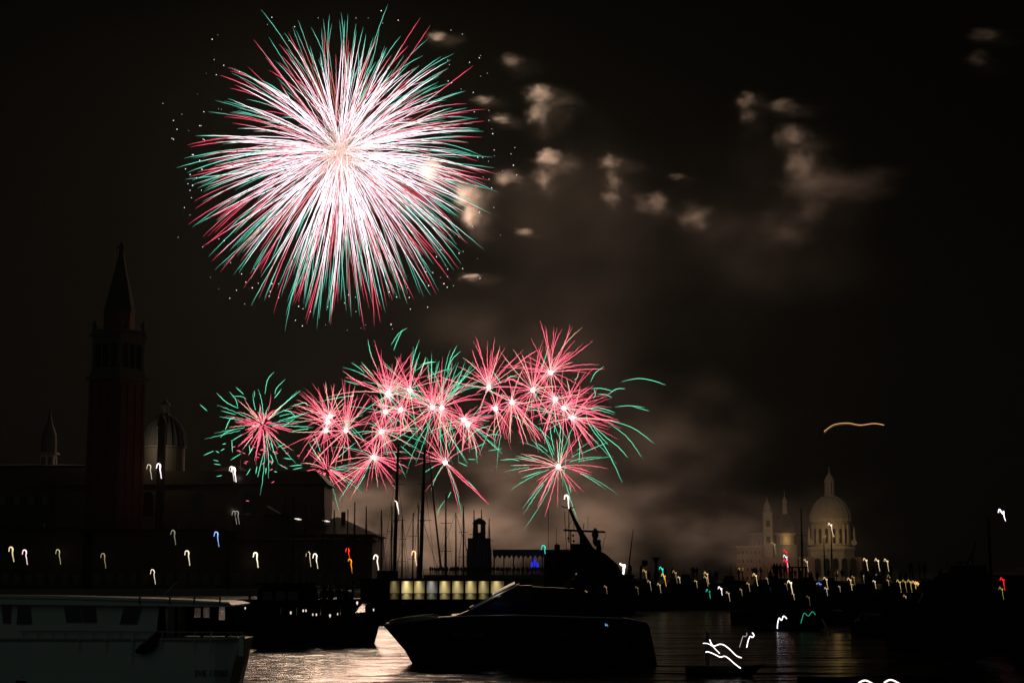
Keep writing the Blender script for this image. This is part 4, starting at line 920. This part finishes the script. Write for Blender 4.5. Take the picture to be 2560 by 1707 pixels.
# -- crowd on the raised terrace of the quay
xa, xb = at(1060, 1440, 365).x, at(1442, 1440, 365).x
tr = thing('viewing_terrace', ((xa + xb) / 2, 365.8, 1.2), 'raised dark terrace on the quay carrying the crowd below the marquee', 'terrace')
MB().box(xa, xb, 362.6, 369.4, 1.2, 4.3).build('platform', M['night_stone'], tr)
bb = MB()
for k in range(25): bb.box(xa + (xb - xa - .1) * k / 24, xa + (xb - xa - .1) * k / 24 + .1, 362.65, 362.75, 4.3, 5.3)
bb.box(xa, xb, 362.63, 362.77, 5.3, 5.38); bb.build('railing', M['dark'], tr)
for i in range(64):
    u = 1075 + i * 5.6 + rng.uniform(-2, 2); Y = rng.uniform(363, 368.5)
    p = at(u, 1430, Y); p.z = 4.3
    person(p, 'dark spectator standing in the crowd on the terrace below the marquee and lighthouse', rng.uniform(-.6, .6), rng.randrange(3), rng.uniform(.92, 1.06))

# -- the small boat with bright light ropes
def light_boat():
    Y = 71.0
    def X(u): return at(u, 1620, Y).x
    def Z(v): return at(1800, v, Y).z
    root = thing('rowing_boat', (X(1815), Y + .8, 0), 'small dark boat trimmed with bright white curved light strips, lower right', 'boat')
    MB().loft([[Vector((p.x + X(1812), p.y + Y + 1.0, p.z)) for p in r] for r in hull_secs(2.9, 1.1, .36, sheer=.3)]).build('hull', M['dark'], root)
    def strip(pts, k, r):
        cu = curve_through(pts, 18); b = MB(); b.tube([at(p.x, p.y, Y + .2) for p in cu], r, 6, [(2.4 * k, 2.1 * k, 2.2 * k)] * 18); b.build('light_strip', GLOW, root, color=True)
    s = .1701; O = (1680, 1520)
    def q(l): return [(O[0] + x * s, O[1] + y * s) for x, y in l]
    strip(q([(455, 512), (520, 515), (590, 550), (650, 610), (700, 660)]), 1, .016)
    strip(q([(553, 455), (580, 520), (620, 552), (700, 525), (770, 540), (860, 610), (940, 690), (1020, 725)]), 1, .022)
    strip(q([(495, 645), (530, 635), (640, 680), (710, 715), (775, 700), (840, 740), (930, 820), (1010, 878)]), 1, .022)
    strip(q([(1180, 355), (1205, 395), (1180, 425), (1150, 410), (1120, 470), (1098, 575)]), 1, .021)
    strip(q([(1095, 355), (1100, 395), (1075, 415), (1045, 405), (1020, 480), (992, 570)]), .3, .009)
    plight('deck_lamp', (X(1800), Y - .6, Z(1622)), 1.0, (1, .85, .7), .1, root)
    person(Vector((X(1776), Y + 1.0, .2)), 'dark person standing in the small boat with white light strips', 1.2, 0, .9, 'people in small boats')
light_boat()
def float_light(name, pts, c, r, Y, label):
    cu = curve_through(pts, 18); P = [at(p.x, p.y, Y) for p in cu]
    root = thing(name, (P[0].x, Y, 0), label, 'boat light')
    b = MB(); b.tube(P, r, 6, [c] * 18); b.build('light_strip', GLOW, root, color=True)
    lo = min(P, key=lambda p: p.z); MB().tube([(lo.x, Y, 0), lo], .03, 5).build('pole', M['dark'], root)
    MB().loft([[Vector((p.x + lo.x, p.y + Y + .9, p.z)) for p in r_] for r_ in hull_secs(3.6, 1.2, .5)]).build('float', M['dark'], root)
s = .1701; O = (1680, 1520)
float_light('wavy_boat_light', [(O[0] + x * s, O[1] + y * s) for x, y in [(1548, 295), (1555, 210), (1575, 140), (1610, 175), (1640, 110), (1688, 152)]], (2.4, 2.3, 2.6), .034, 130, 'bright white wavy light on a small boat, above the light-strip boat')
float_light('wavy_boat_light', [(O[0] + x * s, O[1] + y * s) for x, y in [(1893, 220), (1915, 140), (1945, 68), (2005, 112), (2060, 45), (2108, 92)]], (.02, .42, .28), .022, 130, 'teal wavy light on a small dark boat, right of the white wavy one')
float_light('wavy_boat_light', [(2142, 1712), (2152, 1703), (2165, 1700), (2182, 1708)], (2.0, 1.7, 1.6), .03, 61, 'white curved light at the bottom edge, left one of two')
float_light('wavy_boat_light', [(2210, 1706), (2222, 1699), (2234, 1700), (2250, 1709)], (2.0, 1.7, 1.6), .03, 61, 'white curved light at the bottom edge, right one of two')

# ------------------------------------------------------------------ lamps: camera-shake trails built as hooked glowing tubes on posts, masts and boats
HL = [(0, 11), (1.5, 3), (4, 0), (8, 1), (10, 6), (9, 14), (11, 25), (12.5, 37)]
HR = [(0, 7), (2, 0), (5, 4), (8, 8), (10, 4), (9, 12), (10.5, 21), (12.5, 32)]
WARM, WHT, YEL = (1.6, 1.25, .85), (2.4, 2.1, 2.2), (1.05, .75, .28)
def lamp(u, v, Y, c, r, label, foot, shape=HL, k=1.0, name='lamp_trail', cat='lamp', wall=None):
    m = mpp(Y); cu = curve_through([(u + x * k, v + y * k) for x, y in shape], 16)
    kk = rng.uniform(.75, 1.15); r *= rng.uniform(.8, 1.25) * (.78 if shape is HR else 1)
    P = [at(p.x + rng.uniform(-.35, .35), p.y + rng.uniform(-.35, .35), Y) for p in cu]
    base = Vector((P[-1].x, Y, foot))
    root = thing(name, base, label, cat, 'hooked lamp trails along the waterfront')
    rr = [r * m * .56 * (.75 + .5 * math.exp(-((i - 7) / 4) ** 2)) for i in range(16)]
    MB().tube(P, rr, 6, [sc3(c, kk * (1.15 if 2 < i < 10 else .9 if i < 13 else .65)) for i in range(16)]).build('shake_trail', GLOW, root, color=True)
    if foot is not None and P[-1].z - foot > .1:
        MB().tube([base, P[-1] - Vector((0, 0, .02))], [.07, .045], 6).build('post', M['dark'], root)
    if wall: plight('lamp_glow', P[4] + Vector((wall[1], wall[2], wall[3])), wall[0], tuple(min(1, x / max(c)) for x in c), .15, root)
    return root
# left: quay lamps, from left to right
lamp(22, 1367, 366, (1.3, 1.05, .55), 2.6, 'yellowish hooked quay lamp at the far left edge', 1.2)
lamp(56, 1374, 366, (1.8, 1.3, 1.3), 1.9, 'pinkish white hooked quay lamp, second from the left edge', 1.2)
lamp(139, 1373, 376, (.8, .72, .4), 1.3, 'dim yellow hooked lamp in front of a faintly lit wall at left', 1.2, wall=(13.0, -1.2, 6.5, -1.0))
lamp(252, 1383, 378, (.30, .25, .13), 2.2, 'faint amber lamp on a dark wall, left of the white pair over the roof', 1.2, wall=(3.5, 0, 5.5, -1))
lamp(427, 1325, 380, (.22, .24, .16), 2.2, 'faint greenish hooked lamp high under the tall dark building', 1.2)
lamp(462, 1376, 374, (1.7, 1.45, 1.0), 2.5, 'warm white hooked quay lamp beside a pale lit wall, below the faint greenish one', 1.2, wall=(14.5, -2.2, 8, -1.6))
lamp(535, 1329, 372, (.5, .85, 1.8), 1.8, 'blue hooked light standing alone above the quay lamps', 1.2)
lamp(376, 1423, 200, (1.5, 1.2, .95), 1.5, 'thin white hooked boat light low above the white boat roof', .6)
lamp(633, 1381, 374, (1.9, 1.75, 1.2), 2.6, 'cream hooked quay lamp below the isolated faded firework', 1.2, wall=(14.5, -2.2, 8, -1.6))
lamp(765, 1379, 376, (1.2, .95, .6), 1.4, 'thinner amber lamp of the close pair in front of the warehouse', 1.2, wall=(8.5, -.6, 6.5, -1.2))
lamp(782, 1384, 372, (1.8, 1.6, 1.2), 2.3, 'thicker cream lamp of the close pair in front of the warehouse', 1.2)
lamp(864, 1370, 370, (1.6, .06, .02), 2.2, 'red hooked signal light above the orange one', 3, k=.85, name='signal_light')
lamp(869, 1397, 370, (1.5, .45, .01), 2.0, 'orange hooked signal light below the red one', 1.2, k=.95, name='signal_light')
lamp(934, 1387, 366, (2.2, 1.9, 1.6), 3.2, 'bright cream hooked lamp at the corner of the dark warehouse', 1.2, wall=(15.5, -1.8, 9, -1.5))
lamp(1029, 1377, 330, (1.9, 1.1, .55), 2.8, 'orange hooked lamp between the two thick masts', 1.2, wall=(5.0, -1, -1.5, -1))
lamp(986, 1250, 299.4, (1.8, 1.5, 1.25), 2.2, 'white hooked light high on the left thick mast', 13.5, [(0, 1), (4, 3), (7, 8), (8, 16), (10, 26), (11, 35)], name='mast_light')
# on the tall dark buildings
lamp(367, 1161, 402, (.9, .8, .65), 1.6, 'thin white hooked lamp in front of the dome, left of a brighter twin', 1.2)
lamp(391, 1159, 402, (2.4, 2.1, 2.3), 2.8, 'bright white hooked lamp in front of the dome, right of a thin twin', 1.2)
lamp(573, 1166, 408, (1.8, 1.6, 1.5), 2.0, 'thinner of two bright hooked lamps on the tall building top corner', 1.2)
lamp(578, 1168, 407, (2.6, 2.3, 2.3), 3.4, 'thicker of two bright hooked lamps on the tall building top corner', 1.2, wall=(12.0, 0, 9, -2))
lamp(580, 1277, 408, (.5, .45, .4), 1.2, 'left of two faint thin hooked lamps midway down the tall building', 1.2, k=.9, wall=(15.5, -1.5, 8.5, .3))
lamp(587, 1277, 408, (.5, .45, .4), 1.2, 'right of two faint thin hooked lamps midway down the tall building', 1.2, k=.9)
for u, v, lab in ((745, 1297, 'left'), (816, 1302, 'right')):
    q = at(u, v, 417); b = MB(); b.lathe([(.03, -.9), (.14, -.4), (.2, .2), (.03, .9)], (0, 0, 0), 8, M=Matrix.Translation(q) @ Matrix.Rotation(R(98), 4, 'Y')); b.box(q.x - .6, q.x + .6, 417, 419, q.z - .9, q.z - .25); b.c = [(1.1, .9, .75)] * 32 + [(.01, .01, .01)] * 8
    tag(b.build('roof_lamp', GLOW, None, color=True, loc=q), 'small white oblong lamp on the boat shed roof, %s one of two' % lab, 'lamp')
# centre
lamp(1411, 1237, 190, (2.4, 2.0, 1.9), 2.8, 'bright white hooked light at the tip of the raked mast', 7.6, [(0, 11), (1, 3), (5, 0), (9, 4), (10, 12), (10, 22), (11, 34)], name='mast_light')
lamp(1353, 1363, 330, (.03, 1.0, .75), 1.7, 'teal hooked light against the blue marquee', 1.0)
lamp(1549, 1406, 225, (2.8, 2.4, 2.2), 4.2, 'largest bright white light, right of the ship with the raked mast', .5, [(0, 1), (3, 4), (9, 7), (13, 6), (11, 12), (10, 20), (10, 30), (12, 40)])
lamp(1648, 1416, 240, (.03, 1.1, .75), 2.2, 'teal hooked light above a crossing orange light', .6, HR, name='signal_light')
lamp(1653, 1433, 239, (1.4, .55, .02), 1.9, 'orange hooked light crossing under the teal one', .6, HR, name='signal_light')
lamp(1606, 1422, 243, (.7, .42, .18), 1.2, 'thin amber hooked light left of the teal and orange pair', .6, HR)
lamp(1681, 1425, 262, (.7, .42, .18), 1.2, 'thin amber hooked light right of the teal and orange pair', .6, HR)
lamp(1513, 1556, 78.5, (.18, .42, .75), 1.6, 'pale blue light low on the stern of the dark yacht', 1.0, [(0, 2), (2, 9), (6, 5), (8, 12)], k=.8)
# right
for (u, v, Y, c, r, lab) in (
    (1760, 1428, 201, YEL, 1.3, 'thin amber hooked light first left of the blocky palace'), (1765, 1472, 228, (.03, .9, .55), 1.7, 'green hooked light low among boats left of the palace'),
    (1795, 1465, 260, (2.3, 1.9, 1.8), 2.3, 'pinkish white hooked light right of the low green one'), (1882, 1432, 201, (1.3, .95, .45), 1.6, 'amber hooked light at the foot of the blocky palace'),
    (1928, 1354, 1020, (.35, .27, .12), 1.6, 'dim amber hooked light high on the palace front'), (1958, 1373, 204, (1.4, .02, .05), 1.9, 'upper red hooked light of the red white red stack'),
    (1958, 1386, 203.8, (1.8, 1.7, 2.2), 1.7, 'white hooked light in the middle of the red white red stack'), (1958, 1397, 203.6, (1.4, .02, .05), 1.9, 'lower red hooked light of the red white red stack'),
    (1936, 1446, 213, (2.2, 2.0, 1.8), 2.0, 'white hooked light of a white and blue pair below the red stack'), (1939, 1447, 212, (.35, .5, 1.8), 1.5, 'blue hooked light of a white and blue pair below the red stack'),
    (1969, 1450, 203, (1.9, 1.5, .95), 2.3, 'warm white hooked light right of the white and blue pair'), (2009, 1397, 258, (1.1, .85, .55), 1.5, 'warm hooked light beside the tall bare mast before the basilica'),
    (2070, 1306, 239.5, (1.8, 1.45, 1.1), 1.7, 'white hooked light at the top of the thin mast before the dome'), (2043, 1454, 232, (.25, .4, 1.7), 1.6, 'blue hooked light below the basilica'),
    (2058, 1441, 201, (1.0, .75, .38), 1.5, 'amber hooked light just right of the low blue one'), (2118, 1443, 201, (1.1, .8, .35), 1.5, 'amber hooked light right of the basilica, alone'),
    (2158, 1394, 420, (1.7, 1.3, .7), 1.9, 'left of three bright cream hooked lights in a row'), (2187, 1395, 420, (1.6, 1.25, .7), 1.7, 'middle of three bright cream hooked lights in a row'), (2210, 1396, 420, (1.5, 1.1, .55), 1.7, 'right of three bright cream hooked lights in a row'),
    (2166, 1462, 226, (.4, .6, 1.7), 1.7, 'pale blue hooked light under the row of three'), (2202, 1483, 206, (2.0, 1.8, 1.9), 1.9, 'white hooked light low under the row of three'),
    (2150, 1432, 430, (.4, .33, .18), 1.2, 'faint first of three dim hooked lights below the bright row'), (2189, 1434, 430, (.4, .33, .18), 1.2, 'faint second of three dim hooked lights below the bright row'), (2218, 1436, 430, (.4, .33, .18), 1.2, 'faint third of three dim hooked lights below the bright row'),
    (2241, 1448, 198, (.9, .6, .2), 1.2, 'first thin amber light left of the orange cluster'), (2255, 1448, 198, (.8, .55, .2), 1.2, 'second thin amber light left of the orange cluster'), (2268, 1448, 198, (.8, .55, .2), 1.2, 'third thin amber light left of the orange cluster'),
    (2280, 1451, 198, (1.3, .75, .2), 1.6, 'first light of the orange cluster at the right'), (2286, 1452, 198, (1.3, .75, .2), 1.6, 'second light of the orange cluster at the right'), (2291, 1454, 198, (1.3, .75, .2), 1.6, 'third light of the orange cluster at the right'),
    (2500, 1443, 94, (2.0, .02, .03), 2.4, 'bright red hooked light on the trawler at the right edge'), (2497, 1466, 93.8, (.5, .45, .08), 1.3, 'dim yellow hooked light under the red one on the trawler'),
    (1982, 1503, 210, (.35, .25, .15), 1.1, 'faint small hooked light low below the framed boat'), (1737, 1474, 236, (.5, .25, .15), 1.6, 'dim orange hooked light low left of the green one')):
    foot = 6 if 'red stack' in lab else .6
    if 'red one' in lab or 'trawler' in lab: foot = 2.4
    if 'top of the thin mast' in lab: foot = at(u, 1338, Y).z
    if Y > 1000: foot = 1.5
    if Y in (420, 430): foot = .2
    lamp(u, v, Y, c, r, lab, foot, HR, name='signal_light' if c[1] < .1 or 'green' in lab else 'lamp_trail')
lamp(2496, 1271, 96.5, (2.6, 2.4, 2.8), 2.6, 'bright white hooked light at the masthead of the trawler', at(0, 1300, 96.5).z, [(0, 10), (2, 1), (7, 7), (12, 13), (13, 6), (14, 18), (18, 31)], name='mast_light')
rx = random.Random(21)
EXTRA = [(1470 + k * 37 + rx.uniform(-12, 12), rx.uniform(1436, 1492)) for k in range(24)]
for k, (u, v) in enumerate(sorted(EXTRA)):
    Y = rx.choice([190, 197, 203]); c = rx.choice([(.8, .5, .2), (.6, .45, .25), (.9, .75, .55), (.5, .3, .12)])
    lamp(u, v, Y, sc3(c, rx.uniform(.5, 1.2)), rx.uniform(.9, 1.6), 'small dim warm light among the right-hand boats, %s of them from the left' % (ORD[k]), .6, HR, k=rx.uniform(.45, .85), name='boat_light', cat='light')
# pontoon carrying the right-hand lamps
for (u0, u1, Y, lab) in ((2130, 2310, 425, 'long low dark pontoon carrying the rows of amber lights'), (1745, 2135, 303, 'long low dark pontoon in front of the basilica')):
    x0, x1 = at(u0, 1440, Y).x, at(u1, 1440, Y).x; b = MB(); b.box(x0, x1, Y - 1.5, Y + 2, -.3, .7)
    for i in range(12): b.box(x0 + (x1 - x0) * i / 12, x0 + (x1 - x0) * i / 12 + .3, Y - 1.8, Y - 1.55, -.3, 1.6)
    tag(b.build('pontoon', M['dark'], None, loc=((x0 + x1) / 2, Y, 0)), lab, 'pontoon')

# ------------------------------------------------------------------ smoke puffs and smoke banks (lit by the bursts)
def smoke_mat(dens, seed, gain=1.1, falloff=1.0, nscale=1.3, lo=.32, hi=.62, color=(.985, .93, .87)):
    m = bpy.data.materials.new('smoke'); m.use_nodes = True; t = m.node_tree; t.nodes.clear()
    o = t.nodes.new('ShaderNodeOutputMaterial'); v = t.nodes.new('ShaderNodeVolumePrincipled'); v.inputs['Color'].default_value = (*color, 1); v.inputs['Anisotropy'].default_value = 0.0
    co = t.nodes.new('ShaderNodeTexCoord'); ln = t.nodes.new('ShaderNodeVectorMath'); ln.operation = 'LENGTH'; wn = t.nodes.new('ShaderNodeTexNoise'); wn.inputs['Scale'].default_value = 1.7; wn.inputs['Detail'].default_value = 3
    w0 = t.nodes.new('ShaderNodeVectorMath'); w0.operation = 'ADD'; w0.inputs[1].default_value = (seed * 1.9, seed * 2.7, seed); t.links.new(co.outputs['Object'], w0.inputs[0]); t.links.new(w0.outputs[0], wn.inputs['Vector'])
    w1 = t.nodes.new('ShaderNodeVectorMath'); w1.operation = 'MULTIPLY_ADD'; w1.inputs[1].default_value = (1.1, 1.1, 1.1); w1.inputs[2].default_value = (-.55, -.55, -.55); t.links.new(wn.outputs['Color'], w1.inputs[0])
    w2 = t.nodes.new('ShaderNodeVectorMath'); w2.operation = 'ADD'; t.links.new(co.outputs['Object'], w2.inputs[0]); t.links.new(w1.outputs[0], w2.inputs[1]); t.links.new(w2.outputs[0], ln.inputs[0])
    mr = t.nodes.new('ShaderNodeMapRange'); mr.interpolation_type = 'SMOOTHSTEP'; mr.inputs['From Min'].default_value = 1.0; mr.inputs['From Max'].default_value = .0; t.links.new(ln.outputs['Value'], mr.inputs['Value'])
    ad = t.nodes.new('ShaderNodeVectorMath'); ad.operation = 'ADD'; ad.inputs[1].default_value = (seed * 3.7, seed * 1.3, seed * 2.1); t.links.new(co.outputs['Object'], ad.inputs[0])
    n = t.nodes.new('ShaderNodeTexNoise'); n.inputs['Scale'].default_value = nscale; n.inputs['Detail'].default_value = 3; n.inputs['Roughness'].default_value = .55; t.links.new(ad.outputs[0], n.inputs['Vector'])
    m2 = t.nodes.new('ShaderNodeMapRange'); m2.inputs['From Min'].default_value = lo; m2.inputs['From Max'].default_value = hi; t.links.new(n.outputs['Fac'], m2.inputs['Value'])
    mu = t.nodes.new('ShaderNodeMath'); mu.operation = 'MULTIPLY'; sq = t.nodes.new('ShaderNodeMath'); sq.operation = 'POWER'; sq.inputs[1].default_value = 2.8; t.links.new(mr.outputs[0], sq.inputs[0]); t.links.new(sq.outputs[0], mu.inputs[0]); t.links.new(m2.outputs[0], mu.inputs[1])
    mv = t.nodes.new('ShaderNodeMath'); mv.operation = 'MULTIPLY'; mv.inputs[1].default_value = dens * gain; t.links.new(mu.outputs[0], mv.inputs[0]); t.links.new(mv.outputs[0], v.inputs['Density'])
    t.links.new(v.outputs[0], o.inputs['Volume']); return m
SPH = MB(); SPH.lathe([(max(.02, math.sin(R(a))), -math.cos(R(a))) for a in range(0, 181, 15)], n=16)
def puff(u, v, ru, rv, dens, seed, label=None, parent=None, Y=560, ry=None, kind=None, rot=0, **kw):
    m = mpp(Y); p = at(u, v, Y)
    o = SPH.build('smoke_puff' if kind != 'stuff' else 'smoke', smoke_mat(dens, seed, **kw))
    g_ = 1.0 if kind == 'stuff' else 1.38; o.scale = (ru * m * g_, (ry if ry else (ru + rv) / 2 * m * g_), rv * m * g_); o.rotation_euler = (0, rot, 0)
    if kind != 'stuff' and dens > .08:
        h = SPH.build('smoke_veil', smoke_mat(dens * .055, seed + 70, gain=1.0, nscale=1.8)); h.parent = o; h.scale = (2.1, 1.3, 1.75); h.location = (.55, 0, -.45)
    if parent: o.parent = parent; o.location = p - parent_loc(parent)
    else:
        o.location = p; tag(o, label, 'smoke', 'smoke puffs drifting right of the big firework', kind)
    return o
def puffs(label, lst, Y=560):
    root = thing('smoke_trail', at(lst[0][0], lst[0][1], Y), label, 'smoke', 'smoke puffs drifting right of the big firework')
    for i, q in enumerate(lst): puff(*q, parent=root, Y=Y)
puffs('brightest pale brown smoke puff with a fading tail, right of the big firework', [(1350, 234, 44, 27, 1.0, 1), (1347, 282, 36, 44, .22, 2)])
puffs('second pale brown smoke puff with tail, directly below the brightest one', [(1371, 393, 40, 27, .9, 3), (1362, 440, 36, 36, .2, 4)])
puffs('smaller brown smoke puff with a wavy tail, right of the second puff', [(1525, 406, 35, 24, .55, 5), (1532, 452, 32, 34, .2, 6), (1528, 495, 32, 30, .14, 7)])
puffs('bright smoke puff at the lower right edge of the big firework', [(1168, 486, 40, 32, 1.0, 8), (1178, 535, 32, 42, .5, 9)], Y=565)
puffs('brown smoke puff left of a similar one, high at the right', [(1868, 250, 36, 26, .55, 11), (1870, 292, 30, 30, .18, 12)])
puffs('long brown smoke column bending down and right, high at the right', [(1957, 264, 46, 22, .55, 13), (1980, 342, 52, 42, .34, 14), (2003, 408, 48, 46, .34, 15), (2022, 462, 85, 60, .12, 16), (2105, 466, 140, 60, .05, 17), (2187, 450, 95, 50, .04, 18), (2028, 530, 65, 60, .05, 19), (1957, 575, 110, 70, .03, 20)])
puffs('faint smoke puff far up in the right corner', [(2462, 88, 52, 22, .22, 21), (2442, 148, 42, 28, .16, 22)])
for q in ((1078, 428, 38, 36, .9, 10, 'greenish smoke puff half hidden behind the right-hand streaks of the big firework'), (1631, 509, 50, 38, .30, 23, 'round dim smoke puff left of the column, below the wavy-tailed puff'), (1740, 541, 58, 38, .22, 24, 'wide dim smoke puff just right of the round dim one'),
          (1692, 441, 30, 14, .2, 25, 'tiny thin smoke wisp above the wide dim puff'), (1270, 444, 44, 26, .2, 26, 'feathery grey smoke wisp between the big firework and the second puff'), (1312, 580, 32, 14, .2, 27, 'thin flat smoke wisp under the feathery one'),
          (1091, 92, 32, 16, .26, 28, 'thin smoke wisp above the top right of the big firework'), (1279, 154, 36, 24, .12, 29, 'faint smoke wisp above the brightest puff'), (1207, 250, 34, 15, .2, 30, 'flat smoke wisp touching the right side of the big firework, upper one'), (1254, 297, 36, 16, .22, 31, 'flat smoke wisp right of the big firework, left of the brightest puff tail'), (1176, 692, 34, 14, .22, 32, 'flat smoke wisp below the lower right of the big firework')):
    puff(*q[:6], label=q[6])
# broad banks above the water and a veil higher up
for q in ((1480, 1310, 400, 210, .0066, 41, 60), (1130, 1340, 330, 190, .019, 42, 55), (1800, 1340, 300, 170, .0055, 43, 60), (1330, 1180, 420, 220, .0040, 44, 60), (1700, 1100, 420, 260, .0016, 45, 60), (1480, 560, 560, 460, .0009, 46, 60), (1900, 600, 520, 400, .0010, 47, 60), (2010, 1330, 330, 200, .0034, 49, 60), (1350, 860, 560, 330, .0010, 50, 60), (900, 1290, 300, 180, .010, 48, 45)):
    puff(*q[:6], kind='stuff', Y=625, ry=q[6], nscale=2.6, lo=.34, hi=.70, gain=3.9)
# ------------------------------------------------------------------ night air
def haze():
    m = bpy.data.materials.new('haze_air'); m.use_nodes = True; t = m.node_tree; t.nodes.clear()
    o = t.nodes.new('ShaderNodeOutputMaterial'); v = t.nodes.new('ShaderNodeVolumePrincipled'); v.inputs['Color'].default_value = (.82, .92, .86, 1); v.inputs['Density'].default_value = .000052
    t.links.new(v.outputs[0], o.inputs['Volume'])
    b = MB(); b.box(-1300, 1300, -80, 1550, -2, 190); tag(b.build('haze', m), kind='stuff')
haze()
